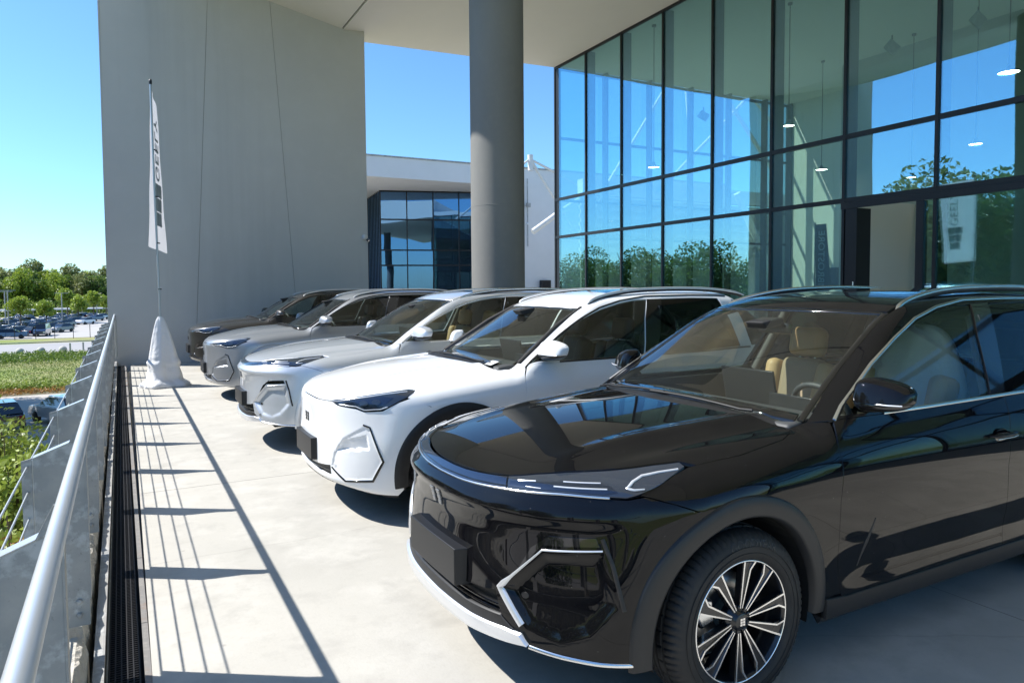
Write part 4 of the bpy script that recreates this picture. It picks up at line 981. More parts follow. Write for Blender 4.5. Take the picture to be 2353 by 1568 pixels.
# ------------------------------------------------------------------ glass front
TH_ = R_(.95); FX = 12.3
fd_ = Vector((math.sin(TH_), math.cos(TH_), 0)); FA = math.pi/2-TH_
gf = empty('glass_facade', (FX, 0, 0), -TH_, label='tall glazed shop front with dark grey frames beside the parked cars', cat='glass front')
ZT = 8.87; ZB = 3.33; ZM = 4.56
my = [20.25-1.826*k for k in range(0, 16)]
for k, y in enumerate(my):
    w_ = .030 if k else .03
    m = MB().box((-.055, y-w_, -.0), (.0, y+w_, ZT)); m.build('mullion', M_mull, gf)
    if k: MB().box((.012, y-.028, 0), (.30, y+.028, ZT)).build('mullion_fin', M_mull, gf)
for z, h in ((ZM, .045), (ZB, .045), (ZT-.03, .04), (.06, .06)):
    MB().box((-.050, my[-1], z-h), (.0, my[0]+.03, z+h)).build('transom', M_mull, gf)
    if z in (ZM, ZB): MB().box((.012, my[-1], z-.03), (.12, my[0], z+.03)).build('transom_back', M_mull, gf)
MB().box((-.075, my[15], ZB-.17), (-.052, my[6]+.03, ZB-.05)).build('door_header', M_mull, gf)
DK0, DK1 = 7.74, 8.90
for k in range(15):
    y1, y0 = my[k]-.03, my[k+1]+.03
    for z0, z1 in ((ZM+.045, ZT-.07), (ZB+.045, ZM-.045)):
        MB().box((-.022, y0, z0), (-.004, y1, z1)).build('glass_pane', M_glz, gf)
    if y0 < DK1 and y1 > DK0 or (my[k+1] < 8 and my[k] > 7.6):
        continue
    MB().box((-.022, y0, .12), (-.004, y1, ZB-.045)).build('glass_pane', M_glz, gf)
# doorway: dark jambs, an open leaf, and the glass leaf beside it
MB().box((-.06, 8.98, 0), (.35, 9.23, ZB-.17)).build('door_jamb', M_mull, gf)
MB().box((-.06, 7.66, 0), (.06, 7.80, ZB-.17)).build('door_jamb', M_mull, gf)
MB().box((-.022, my[8]+.03, .12), (-.004, 7.66, ZB-.17)).build('glass_pane', M_glz, gf)
MB().tube([(-.09, 9.02, .95), (-.09, 9.02, 1.75)], .012, 8).build('door_handle', M_satc, gf)
# glass return to the north
gn = empty('side_glazing', (12.64, 20.27, 0), label='glazed return wall of the showroom seen through the corner panes', cat='glass wall')
xs_ = [0, 1.9, 3.8, 5.7, 7.6, 9.5, 10.9]
for i, x in enumerate(xs_):
    MB().box((x-.03, -.28, 0), (x+.03, .0, 8.9)).build('mullion_fin', M_mull, gn)
for z in (.06, ZB, ZM, 6.6, 8.85):
    MB().box((0, -.05, z-.04), (10.9, .05, z+.04)).build('transom', M_mull, gn)
for i in range(6):
    for z0, z1 in ((.12, ZB-.05), (ZB+.05, ZM-.05), (ZM+.05, 6.55), (6.65, 8.8)):
        MB().box((xs_[i]+.04, -.012, z0), (xs_[i+1]-.04, .004, z1)).build('glass_pane', M_glz2, gn)
# showroom interior
inn_ = empty('showroom_interior', (0, 0, 0), label='pale showroom interior of plain walls and ceiling behind the glass front', cat='room')
MB().box((12.7, -9, 8.90), (32, 20.2, 9.3)).build('ceiling', M_inwall, inn_)
MB().box((12.6, -9, -.3), (32, 20.2, .0)).build('floor', mat('showroom_floor', (.55, .54, .50), .25), inn_)
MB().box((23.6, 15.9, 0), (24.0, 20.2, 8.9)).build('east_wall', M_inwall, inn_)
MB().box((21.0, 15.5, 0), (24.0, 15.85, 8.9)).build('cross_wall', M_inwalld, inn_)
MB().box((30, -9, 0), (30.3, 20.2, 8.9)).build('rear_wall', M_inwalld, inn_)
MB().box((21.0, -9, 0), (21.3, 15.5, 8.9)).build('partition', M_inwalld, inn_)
MB().box((14.9, 6.2, 0), (15.0, 10.55, 3.6)).build('vestibule_wall', M_beige, inn_)
MB().box((12.95, 9.42, 0), (14.9, 9.5, 3.4)).build('vestibule_side', M_beige, inn_)
MB().box((23.50, 17.2, 0), (23.58, 18.3, 2.35)).build('inner_door_frame', M_mull, inn_)
fx = lambda u: u
# pendant lamps (x, y, ceiling z, lamp z, radius)
M_lampon = mat('lamp_diffuser', (.9, .88, .8), .5, emit=(1, .95, .88, 16.0))
for (x, y, zc, zl, r, lab) in PEND:
    p = empty('pendant_lamp', (x, y, zl), label=lab, cat='lamp', group='pendant lamps hanging in the showroom')
    MB().lathe([(0, .16), (.03, .16), (.05, .10), (.07, .07), (r, .03), (r, 0), (r*.96, 0)], 28, 'z').build('lamp_shade', M_gloss, p, fix=True)
    MB().lathe([(0, .012), (r*.95, .012)], 28, 'z').build('diffuser', M_lampon, p)
    MB().tube([(0, 0, .16), (0, 0, zc-zl)], .012, 6).build('cord', M_mull, p)
    MB().lathe([(0, zc-zl-.05), (.06, zc-zl-.05), (.06, zc-zl)], 12, 'z').build('ceiling_rose', M_mull, p)
for i, (x, y, z) in enumerate(SPOTS):
    s = empty('floodlight', (x, y, z), label=['small grey floodlight on the inner side of the glass near the top right', 'small grey floodlight inside the glass left of the brighter one', 'small floodlight seen through the corner panes'][i], cat='floodlight', group='floodlights behind the glass front')
    o = MB().box((-.14, -.04, -.10), (.14, .04, .10)).build('lamp_body', M_galv, s, bevel=.02); o.rotation_euler = (R_(35), R_(20), 0)
    MB().tube([(0, 0, .05), (0, 0, .22)], .015, 6).build('bracket', M_mull, s)
# banner inside
bn = empty('banner', BANNER, R_(0), label='dark blue vertical banner reading AMBROSTORE standing just inside the glass', cat='banner')
bn.rotation_euler = (0, 0, -TH_)
MB().prism([(-.62, 0), (-.08, 0), (-.02, 3.05), (-.30, 3.05)], .0, .012, 'x').build('banner_cloth', mat('banner_blue', (.02, .05, .075), .7), bn, fix=True)
me = text_mesh('AMBROSTORE', .235, .003, 'banner_text'); 
for v in me.vertices: v.co = Vector((-.012-v.co.z, -.19-v.co.y*1.0, 2.15+v.co.x*1.0))
me.materials.clear(); me.materials.append(mat('banner_white', (.55, .60, .60), .7)); link(bpy.data.objects.new('lettering', me), bn)
MB().tube([(.02, 0, 0), (.02, 0, 3.1)], .015, 8).build('pole', M_mull, bn); MB().lathe([(0, .03), (.3, .02), (.3, 0)], 20, 'z').build('base', M_mull, bn, fix=True)
# ------------------------------------------------------------------ tubes and canopies outside beyond the showroom
for name, pts, r, lab in TUBES:
    o = MB().tube(pts, r, 12).build(name, M_steelw, fix=False); tag(o, lab, 'steel tube', 'steel tubes of the roof structure beyond the glass')
# ------------------------------------------------------------------ white building beyond
wb_ = empty('white_building', (0, 40, 0), label='white rendered building with a recessed blue glass front beyond the column', cat='building')
MB().box((6, 0, 8.09), (40, 5.6, 9.25)).build('fascia', M_white, wb_)
MB().box((5.95, -.05, 9.252), (40, 5.6, 9.34)).build('parapet_cap', M_galv, wb_)
MB().box((22.3, .003, 0), (40, 5.6, 8.088)).build('wall', M_white, wb_)
MB().box((6, 9.9, 0), (40, 10.3, 9.2)).build('rear_wall', M_white, wb_)
MB().box((6, 5.6, 8.12), (40, 10.3, 9.2)).build('roof_slab', M_white, wb_)
c0 = Vector((14.8, 5.4, 0)); c1 = Vector((22.3, 3.05, 0)); L_ = (c1-c0).length; du = (c1-c0)/L_
M_glb = glass('blue_building_glass', (.30, .42, .42), .30, 1.6, (.32, .60, 1.0), warp=.004)
gw = empty('glazed_front', tuple(c0), math.atan2(du.y, du.x), parent=wb_)
for x in np.arange(0, L_+.1, 1.72): MB().box((x-.035, -.06, 0), (x+.035, .02, 8.08)).build('mullion', M_mull, gw)
for z in (.05, 3.2, 4.2, 6.2, 8.03): MB().box((0, -.055, z-.04), (L_, .015, z+.04)).build('transom', M_mull, gw)
for i, x in enumerate(np.arange(0, L_-.2, 1.72)):
    for z0, z1 in ((.1, 3.15), (3.25, 4.15), (4.25, 6.15), (6.25, 7.98)):
        MB().box((x+.04, -.01, z0), (min(x+1.68, L_), .0, z1)).build('window_pane', M_glb, gw)
gs_ = empty('glazed_side', tuple(c0), math.atan2(4.5, .55), parent=wb_)
for x in np.arange(0, 4.5, .55): MB().box((x-.02, 0, 0), (x+.02, .05, 8.08)).build('mullion', M_mull, gs_)
MB().box((0, .0, .1), (4.5, .02, 8.0)).build('window_pane', M_glb, gs_)
inb = mat('dark_interior', (.05, .055, .055), .8)
MB().box((15.5, 9.0, 0), (30, 9.2, 8)).build('inner_wall', inb, wb_)
for x, z0, z1, w__ in ((16.0, 1.8, 3.1, 1.3), (18.0, 1.8, 3.2, .6), (19.0, 1.8, 3.2, .6), (20.3, 1.9, 2.9, 1.0)):
    MB().box((x, 8.9, z0), (x+w__, 8.99, z1)).build('far_window', mat('bright_window', (.55, .72, .66), .6), wb_)
ac = empty('wall_unit', (23.95, 39.75, 1.2), label='black wall box low on the white building right of the column', cat='wall box')
MB().box((-.32, -.2, 0), (.32, .2, .95)).build('casing', M_plas, ac, bevel=.02); MB().box((-.25, -.215, .5), (.25, -.201, .85)).build('vent', M_iron, ac)
pp = empty('pipe_run', (22.75, 39.9, 4.2), label='thin grey pipe with a small camera down the white building wall', cat='pipe')
MB().tube([(0, 0, .1), (0, 0, 4.4)], .03, 8).build('pipe', M_galv, pp); MB().box((-.12, -.2, 2.6), (.12, 0, 2.85)).build('junction_box', M_galv, pp); MB().tube([(-.1, -.25, 1.55), (-.3, -.35, 1.5)], .07, 8).build('camera_body', M_white, pp)
MB().tube([(0, 0, 2.7), (-2.6, 0, 2.7)], .025, 6).build('branch_pipe', M_galv, pp)
# ------------------------------------------------------------------ guard rail
RX = lambda y: -.142-.0049*y
gr = empty('guard_rail', (0, 0, 0), label='galvanised steel guard rail with round handrail and fin posts along the terrace edge', cat='railing')
seg = [-4.0, .3, 5.6, 11.0, 18.12]
for a, b in zip(seg[:-1], seg[1:]):
    MB().tube([(RX(a), a+.001, 1.142), (RX(b), b-.001, 1.142)], .0205, 28).build('handrail', M_tubeg, gr)
    if a > 0: MB().tube([(RX(a), a-.006, 1.142), (RX(a), a+.006, 1.142)], .0212, 24).build('weld_collar', M_galv, gr)
MB().tube([(RX(18), 18.10, 1.142), (RX(18)+.005, 18.14, 1.10), (RX(18)+.01, 18.14, .2)], .024, 12).build('end_post', M_tubeg, gr)
PY = [3.57+1.36*k for k in range(-4, 11)]
def fin(y):
    dx = RX(y)-RX(3.57); p = empty('post', (dx, y, 0), parent=gr)
    pl = [(-.366, .225), (-.178, .225), (-.178, 1.06), (-.160, 1.117), (-.192, 1.117), (-.235, 1.030), (-.366, .978)]
    MB().prism(pl, 0, .008, 'y').build('post_plate', M_galv, p, fix=True)
    MB().prism([(-.407, .225), (-.369, .225), (-.369, .979), (-.407, .970)], .004, .010, 'y').build('outer_plate', M_galv, p, fix=True)
    f_ = MB(); a, b = Vector((-.366, 0, .980)), Vector((-.200, 0, 1.046))
    f_.add([(a.x, 0, a.z), (b.x, 0, b.z), (b.x, .055, b.z), (a.x, .055, a.z), (a.x, 0, a.z-.006), (b.x, 0, b.z-.006), (b.x, .055, b.z-.006), (a.x, .055, a.z-.006)], [(0, 1, 2, 3), (4, 7, 6, 5), (0, 4, 5, 1), (2, 6, 7, 3), (0, 3, 7, 4), (1, 5, 6, 2)])
    f_.build('top_flange', mat_lit_flange, p, fix=True)
    MB().prism([(-.1775, .34), (-.1715, .34), (-.1715, 1.055), (-.156, 1.115), (-.162, 1.115), (-.1775, 1.06)], -.001, .055, 'y').build('inner_flange', M_galv, p, fix=True)
    MB().box((-.369, .009, .23), (-.363, .055, .97)).build('fold_strip', mat_lit_flange, p)
    bo = MB()
    for z in (.275, .335): MB().lathe([(0, -.014), (.009, -.013), (.012, -.008), (.012, 0)], 10, 'y', c=(-.218, 0, z)).build('bolt', M_galv, p, fix=True)
    return p
mat_lit_flange = mat('galvanised_lit_edge', (.70, .72, .74), .32, .8)  # paler copy of the post steel, sunlit white put into the flange colour
p0 = fin(PY[0])
for y in PY[1:]: dup(p0, gr, loc=(RX(y)-RX(3.57), y, 0))
for z in (.944, .836, .723, .61, .50, .39, .28):
    MB().tube([(-.386+RX(a)-RX(3.57), a, z) for a in (-4, 18.1)], .0042, 8).build('tension_wire', M_tubeg, gr)
up_ = empty('edge_upstand', (0, 0, 0), label='rough concrete upstand under the guard rail at the edge of the terrace', cat='upstand')
yy = -4.0
random.seed(3)
for k in range(-4, 11):
    y0, y1 = 3.57+1.36*k-.62-.68, 3.57+1.36*k+.62-.68
    dx = RX(y0)-RX(3.57); n = 26; vs = []; fs = []
    for i in range(n):
        y = y0+(y1-y0)*i/(n-1); j = lambda s: random.uniform(-s, s)
        vs += [(-.40+dx, y, -.5), (-.40+dx, y, .205), (-.232+dx+j(.004), y, .205+j(.002)), (-.214+dx+j(.006), y, .190+j(.010)), (-.200+dx+j(.007), y, .12+j(.02)), (-.196+dx+j(.006), y, -.5)]
    for i in range(n-1):
        for q in range(5): fs.append((i*6+q, i*6+q+1, i*6+q+7, i*6+q+6))
    fs += [[0, 1, 2, 3, 4, 5], [(n-1)*6+i for i in (5, 4, 3, 2, 1, 0)]]
    MB().add(vs, fs).build('concrete_block', M_roughc, up_, fix=True)
tag(MB().box((-.42, -6, -5.5), (-.205, 18.3, -.45)).build('retaining_wall', M_roughc), 'bare concrete retaining wall below the terrace edge', 'wall')
# drain with kerb angle, grate and steel edge
dr = empty('drain_channel', (0, 0, 0), label='long dark slotted drain channel along the foot of the guard rail', cat='drain')
sh = lambda y: -.0062*(y-3.4)
def strip(nm, x0, x1, z0, z1, m, y0=-6, y1=18.28):
    b = MB(); b.add([(x0+sh(y), y, z) for y in (y0, y1) for x, z in ((x0, z0), (x1, z0), (x1, z1), (x0, z1))][:0], [])
    vs = []
    for y in (y0, y1):
        for x, z in ((x0, z0), (x1, z0), (x1, z1), (x0, z1)): vs.append((x+sh(y), y, z))
    b.add(vs, [(0, 1, 2, 3), (7, 6, 5, 4), (0, 4, 5, 1), (1, 5, 6, 2), (2, 6, 7, 3), (3, 7, 4, 0)])
    return b.build(nm, m, dr, fix=True)
strip('kerb_angle', -.168, -.161, -.12, .100, M_galv); strip('kerb_top', -.1605, -.133, .093, .100, M_galv); strip('kerb_lip', -.1325, -.127, .055, .0995, M_galv)
strip('channel_side', -.125, -.119, -.12, -.004, M_galv); strip('channel_base', -.118, .052, -.13, -.12, M_iron)
for k, y in enumerate(np.arange(-6, 18, 1.0)): strip('edge_plate', .024, .051, -.05, .0015+random.uniform(0, .001), M_rust, y+.003, min(y+.997, 18.28))
for x in np.linspace(-.114, .006, 6): strip('bearing_bar', x-.003, x+.003, -.03, -.004, M_iron)
g = MB()
for y in np.arange(-1.0, 18.2, .022): g.box((-.113+sh(y), y, -.026), (.005+sh(y), y+.0055, -.006))
tag(g.build('cross_bars', M_iron, dr), kind='stuff')
# ------------------------------------------------------------------ flag
fl = empty('feather_flag', (.56, 13.9, 0), label='tall white advertising flag on a pole with its foot wrapped in white cloth', cat='flag')
PT = Vector((-.075, -.0, 5.25))
MB().tube([(0, 0, .1), (-.04, 0, 1.2)], .028, 12).tube([(-.04, 0, 1.2), (-.055, 0, 2.6), (-.07, 0, 4.0), PT], .018, 12).build('pole', M_tubeg, fl)
MB().tube([PT+Vector((0, 0, -.03)), PT+Vector((.03, .55, .02)), PT+Vector((.05, 1.35, -.10))], .010, 8).build('top_arm', M_mull, fl)
MB().lathe([(0, 5.30), (.022, 5.29), (.026, 5.25), (.022, 5.21)], 12, 'z', c=(-.075, 0, 0)).build('pole_cap', M_mull, fl, fix=True)
for z in (1.7, 2.5, 3.3, 4.1): MB().tube([(-.05, -.02, z), (-.01, .05, z)], .012, 6).build('flag_clip', M_mull, fl)
def flag_x(v, y):   # v 0..1 from the pole outwards, z height
    return .055*math.sin(v*7+y*1.3)*v+.045*v+.02*math.sin(y*5+v*9)*(.3+v)
nv, nz_ = 30, 70; vs = []
wf = 1.12
def fpt(v, t):
    z = 5.16-.06*v-(2.72+.02*v)*t; ww = wf*(1-.22*t*v)
    x = -.05-.025*(z-2.2)/3*0+flag_x(v, z)*1.0+(2.2-z)*-.004
    w2 = .004*math.sin(t*17+v*5)+.010*math.sin(v*9+t*3)
    return ((-.085+(-.10)*t)*(1-v)+(.055+.095*t)*v+w2, .02+ww*v, z)
for j in range(nz_+1):
    for i in range(nv+1): vs.append(fpt(i/nv, j/nz_))
fs = [(j*(nv+1)+i, j*(nv+1)+i+1, (j+1)*(nv+1)+i+1, (j+1)*(nv+1)+i) for j in range(nz_) for i in range(nv)]
def cloth(nm, col, tr):
    m = bpy.data.materials.new(nm); m.use_nodes = True; t = m.node_tree; b = t.nodes['Principled BSDF']; b.inputs['Base Color'].default_value = (*col, 1); b.inputs['Roughness'].default_value = .8
    tl = t.nodes.new('ShaderNodeBsdfTranslucent'); tl.inputs[0].default_value = (*col, 1); mx = t.nodes.new('ShaderNodeMixShader'); mx.inputs[0].default_value = tr
    t.links.new(b.outputs[0], mx.inputs[1]); t.links.new(tl.outputs[0], mx.inputs[2]); t.links.new(mx.outputs[0], t.nodes['Material Output'].inputs[0]); return m
M_cloth = cloth('flag_cloth', (.78, .79, .84), .35); M_wrap = mat('wrap_cloth', (.74, .745, .76), .8, bump=(14, 4, .5, .03))
MB().add(vs, fs, 0, True).build('flag_cloth', M_cloth, fl)
def onflag(me, cx, cy):    # lay flat lettering (x right, y up) on the cloth, both sides, turned to read downwards
    for v in me.vertices:
        pass
lm = mat('flag_print', (.30, .37, .43), .7)
def flag_print(me, t0, s, nm):
    for side in (1, -1):
        m2 = me.copy()
        for v in m2.vertices:
            tt = t0+v.co.x*s; vv = .61+(v.co.y*s)*2.1
            p = fpt(min(max(vv, 0), 1), min(max(tt, 0), 1)); v.co = Vector((p[0]+side*.006, p[1], p[2]))
        m2.materials.clear(); m2.materials.append(lm); link(bpy.data.objects.new(nm, m2), fl)
b_ = bmesh.new(); me = text_mesh('GEELY', .55, 0, 'flag_text')
for v in me.vertices: v.co.x *= -1
flag_print(me, .335, .27, 'lettering')
for i in range(3):
    for j in range(2):
        t0, t1 = .56+.095*i, .56+.095*i+.086; v0, v1 = .30+.17*j*(1-.06*i), .30+.17*j+.155
        v0, v1 = (.39+.025*i, .595) if j == 0 else (.615, .82-.025*i)
        q = MB(); N_ = 6; vv = []
        for a in range(N_+1):
            for b2 in range(N_+1): 
                p = fpt(v0+(v1-v0)*a/N_, t0+(t1-t0)*b2/N_); vv.append((p[0]-.006, p[1], p[2]))
        q.add(vv, [(a*(N_+1)+b2, a*(N_+1)+b2+1, (a+1)*(N_+1)+b2+1, (a+1)*(N_+1)+b2) for a in range(N_) for b2 in range(N_)], 0, True)
        q.add([(x+.012, y, z) for x, y, z in vv], [(a*(N_+1)+b2, a*(N_+1)+b2+1, (a+1)*(N_+1)+b2+1, (a+1)*(N_+1)+b2) for a in range(N_) for b2 in range(N_)], 0, True)
        q.build('logo_tile', lm, fl)
# wrapped base
n, m_ = 72, 46; vs = []
rp = [(0, .40), (.03, .41), (.07, .38), (.10, .31), (.14, .285), (.35, .255), (.42, .262), (.46, .235), (.62, .20), (.85, .15), (1.05, .10), (1.18, .06), (1.22, .03)]
rng2 = np.random.RandomState(5); ph = rng2.rand(8)*6.28
for j in range(m_+1):
    z = 1.22*j/m_; r0 = np.interp(z, [a for a, b in rp], [b for a, b in rp])
    for i in range(n):
        a = 2*math.pi*i/n
        rr = r0*(1+.07*math.sin(3*a+ph[0]+z*1.5)+.055*math.sin(5*a+ph[1]-z*2.2)+.035*abs(math.sin(6*a+ph[2]+z*1.2+.8*math.sin(z*4)))-.02)+.010*math.sin(z*26+2*a+ph[4])*(z < .5)+(.018*math.sin(11*a+ph[5]) if z < .12 else 0)
        vs.append((rr*math.cos(a)-.035*z, rr*math.sin(a)*.9, z+.012*math.sin(5*a+ph[5])*(.05 < z < .5)))
fs = [(j*n+i, j*n+(i+1) % n, (j+1)*n+(i+1) % n, (j+1)*n+i) for j in range(m_) for i in range(n)]
MB().add(vs, fs, 0, True).build('base_wrap', M_wrap, fl)
ORD = ['first', 'second', 'third', 'fourth', 'fifth', 'sixth', 'seventh', 'eighth', 'ninth', 'tenth', 'eleventh', 'twelfth', 'thirteenth', 'fourteenth', 'fifteenth', 'sixteenth']
# canopy roofs beyond the showroom
lb_ = empty('canopy_block', (0, 30, 0), label='white edged canopy block with grey slats beyond the showroom glass', cat='canopy')
MB().box((20.3, 0, 6.35), (40, .5, 7.1)).build('white_edge', M_white, lb_)
for i in range(9): MB().box((20.2, .1+.0, 6.02-i*.42), (40, .25, 6.2-i*.42)).build('slat', M_galv, lb_)
MB().box((20.6, .6, 0), (40, .7, 6.3)).build('screen_wall', M_inwalld, lb_)
# ------------------------------------------------------------------ foliage
def leafmat(nm, c1, c2, tr=.35):
    m = bpy.data.materials.new(nm); m.use_nodes = True; t = m.node_tree; b = t.nodes['Principled BSDF']; b.inputs['Roughness'].default_value = .5
    g = t.nodes.new('ShaderNodeNewGeometry'); r = t.nodes.new('ShaderNodeMix'); r.data_type = 'RGBA'; r.inputs[6].default_value = (*c1, 1); r.inputs[7].default_value = (*c2, 1)
    t.links.new(g.outputs['Random Per Island'], r.inputs[0]); t.links.new(r.outputs[2], b.inputs['Base Color'])
    tl = t.nodes.new('ShaderNodeBsdfTranslucent'); t.links.new(r.outputs[2], tl.inputs[0]); mx = t.nodes.new('ShaderNodeMixShader'); mx.inputs[0].default_value = tr
    t.links.new(b.outputs[0], mx.inputs[1]); t.links.new(tl.outputs[0], mx.inputs[2]); t.links.new(mx.outputs[0], t.nodes['Material Output'].inputs[0]); return m
LM = [leafmat('oak_leaf', (.08, .14, .022), (.19, .27, .045)), leafmat('spring_leaf', (.22, .31, .03), (.36, .43, .06)), leafmat('olive_leaf', (.17, .21, .06), (.30, .32, .12)),
      leafmat('dark_leaf', (.05, .10, .02), (.12, .19, .04)), leafmat('laurel_leaf', (.14, .22, .03), (.38, .46, .09), .3), leafmat('red_leaf', (.30, .12, .04), (.46, .30, .08), .3)]
M_bark = mat('bark', (.10, .08, .06), .95)
def foliage(n, R, leaf, seed, blobs=14, shape=(1, 1, 1.15), ps=(1, 1, 1)):
    """leaf quads in clumps through the crown's volume"""
    r = np.random.RandomState(seed)
    c = r.normal(size=(blobs, 3)); c /= np.linalg.norm(c, axis=1)[:, None]; c *= (r.rand(blobs, 1)**.5)*.72; c *= np.array(shape)
    rad = .26+.22*r.rand(blobs); k = r.choice(blobs, n, p=rad**2/np.sum(rad**2))
    d = r.normal(size=(n, 3)); d /= np.linalg.norm(d, axis=1)[:, None]; d[:, 2] *= .85
    P = (c[k]+d*(rad[k]*(.55+.5*r.rand(n)**.6))[:, None])*R*np.array(ps)
    a = r.normal(size=(n, 3)); a = a*.8+d*.2; a /= np.linalg.norm(a, axis=1)[:, None]
    b = np.cross(a, r.normal(size=(n, 3))); b /= np.linalg.norm(b, axis=1)[:, None]
    s = leaf*(.6+.8*r.rand(n))[:, None]
    V = np.stack([P-a*s, P+b*s*.42, P+a*s, P-b*s*.42], 1).reshape(-1, 3)
    return V, c*R
def crown(name, n, R, leaf, seed, m, parent, loc, blobs=14, shape=(1, 1, 1.15), mesh=None, ps=(1, 1, 1)):
    if mesh is None:
        V, c = foliage(n, R, leaf, seed, blobs, shape, ps)
        me = bpy.data.meshes.new(name); me.vertices.add(len(V)); me.vertices.foreach_set('co', V.ravel())
        me.loops.add(len(V)); me.loops.foreach_set('vertex_index', np.arange(len(V), dtype=np.int32)); nq = len(V)//4
        me.polygons.add(nq); me.polygons.foreach_set('loop_start', np.arange(0, 4*nq, 4, dtype=np.int32)); me.polygons.foreach_set('loop_total', np.full(nq, 4, dtype=np.int32))
        me.update(); me.validate(); me.materials.append(m)
    else: me = mesh
    o = bpy.data.objects.new(name, me); link(o, parent); o.location = loc; return o
def trunk(h, r, R, seed, parent, ch):
    rr = np.random.RandomState(seed); b = MB()
    b.tube([(0, 0, 0), (.02*h, .01*h, h*.35), (0, .02*h, h*.7), (0, 0, ch)], r, 8, rs=[r, r*.8, r*.55, r*.3])
    for k in range(6):
        a = rr.rand()*6.28; z0 = h*(.3+.4*rr.rand()); q = R*(.4+.4*rr.rand())
        b.tube([(0, 0, z0), (q*.5*math.cos(a), q*.5*math.sin(a), z0+R*.3), (q*math.cos(a), q*math.sin(a), z0+R*.65)], r, 6, rs=[r*.5, r*.3, r*.1])
    return b.build('trunk', M_bark, parent)
PROTO = {}
def tree(key, x, y, H_, sc, lab, grp, n=2600, leaf=.055, m=LM[0], shape=(1, 1, 1.15), blobs=16, z0=ZL, seed=1):
    """a tree with its crown radius about .33 of its height"""
    if key not in PROTO:
        r = empty('tree'); R = H_*.36; crown('crown', n, R, leaf*H_, seed, m, r, (0, 0, H_-R*shape[2]*.86), blobs, shape); trunk(H_, H_*.018, R, seed, r, H_*.8)
        PROTO[key] = (r, H_, False)
    src, h0, used = PROTO[key]
    o = dup(src) if used else src
    PROTO[key] = (src, h0, True)
    o.location = (x, y, z0); o.scale = (sc, sc, sc); o.rotation_euler = (0, 0, random.uniform(0, 6.28))
    return tag(o, lab, 'tree', grp)
random.seed(12)
# far wood: two ranks; only the front ones can be told apart
i = 0
kinds = [('f0', LM[0]), ('f1', LM[2]), ('f2', LM[3]), ('f3', LM[1])]
for row, (yy_, n_, h_) in enumerate(((262, 15, 12.4), (284, 13, 15.2))):
    for j in range(n_):
        x = -45+j*(47/n_)+random.uniform(-1.3, 1.3); k = random.choice([0, 0, 1, 2, 3] if row == 0 else [1, 1, 0, 3])
        tree(kinds[k][0], x, yy_+random.uniform(-6, 6), 16, h_*random.uniform(.84, 1.12)/16, ('%s leafy tree from the left in the front rank of the wood' % ORD[j] if row == 0 else '%s taller tree from the left in the back rank of the wood' % ORD[j]), 'front rank of the wood' if row == 0 else 'back rank of the wood', n=3800, leaf=.030, m=kinds[k][1], shape=(1.1, 1.1, 1.25), blobs=26, seed=20+k)
V_ = MB()
tag(crown('far_wood', 26000, 1.0, .6, 77, LM[3], None, (-20, 300, -1.5), 90, (1, 1, 1), None, (70, 14, 7.5)), kind='stuff')
tag(crown('undergrowth', 12000, 1.0, .35, 78, LM[0], None, (-20, 247, -4.9), 90, (1, 1, 1), None, (60, 5, 5.0)), kind='stuff')
LT = [(-16.3, 150, 6.2), (-13.2, 158, 5.8), (-11.6, 190, 7.6), (-9.3, 186, 6.6), (-7.0, 205, 7.0), (-4.6, 212, 6.4)]
for k, (x, y, h) in enumerate(LT):
    tree('l%d' % (k % 2), x, y, 6, h/6, ['small bright tree left of the dark van in the car park', 'small bright tree right beside the dark van', 'bright round young tree at the middle of the car park', 'lower bright tree to the right of the round one', 'small light tree before the white canopies', 'small light tree nearest the wall edge'][k], 'young trees in the car park', n=1500, leaf=.045, m=LM[1], shape=(1.05, 1.05, .9), seed=40+k)
# tall trees left of the terrace, seen mirrored in the glass front
for k, (x, y, h) in enumerate([(-8.6, 35, 10.4), (-10.0, 39, 10.6), (-9.6, 43.5, 10.2), (-10.5, 48, 10.8), (-10.6, 53, 10.8), (-11, 58, 10.4), (-9.2, 31, 9.2), (-9.5, 26, 10.6), (-9.0, 21.5, 13.3), (-10.4, 18.4, 12.8), (-9.3, 15.2, 11.4), (-10.6, 11, 11.6), (-9.8, 6, 12.4), (-11, -1, 12)]):
    tree('m%d' % (k % 3), x, y, 11, h/11, '%s green tree left of the railing, mirrored in the glass front' % ORD[k], 'trees left of the terrace', n=17000, leaf=.0125, m=LM[[0, 0, 2][k % 3]], shape=(.78, .78, 1.35), blobs=34, seed=60+k)
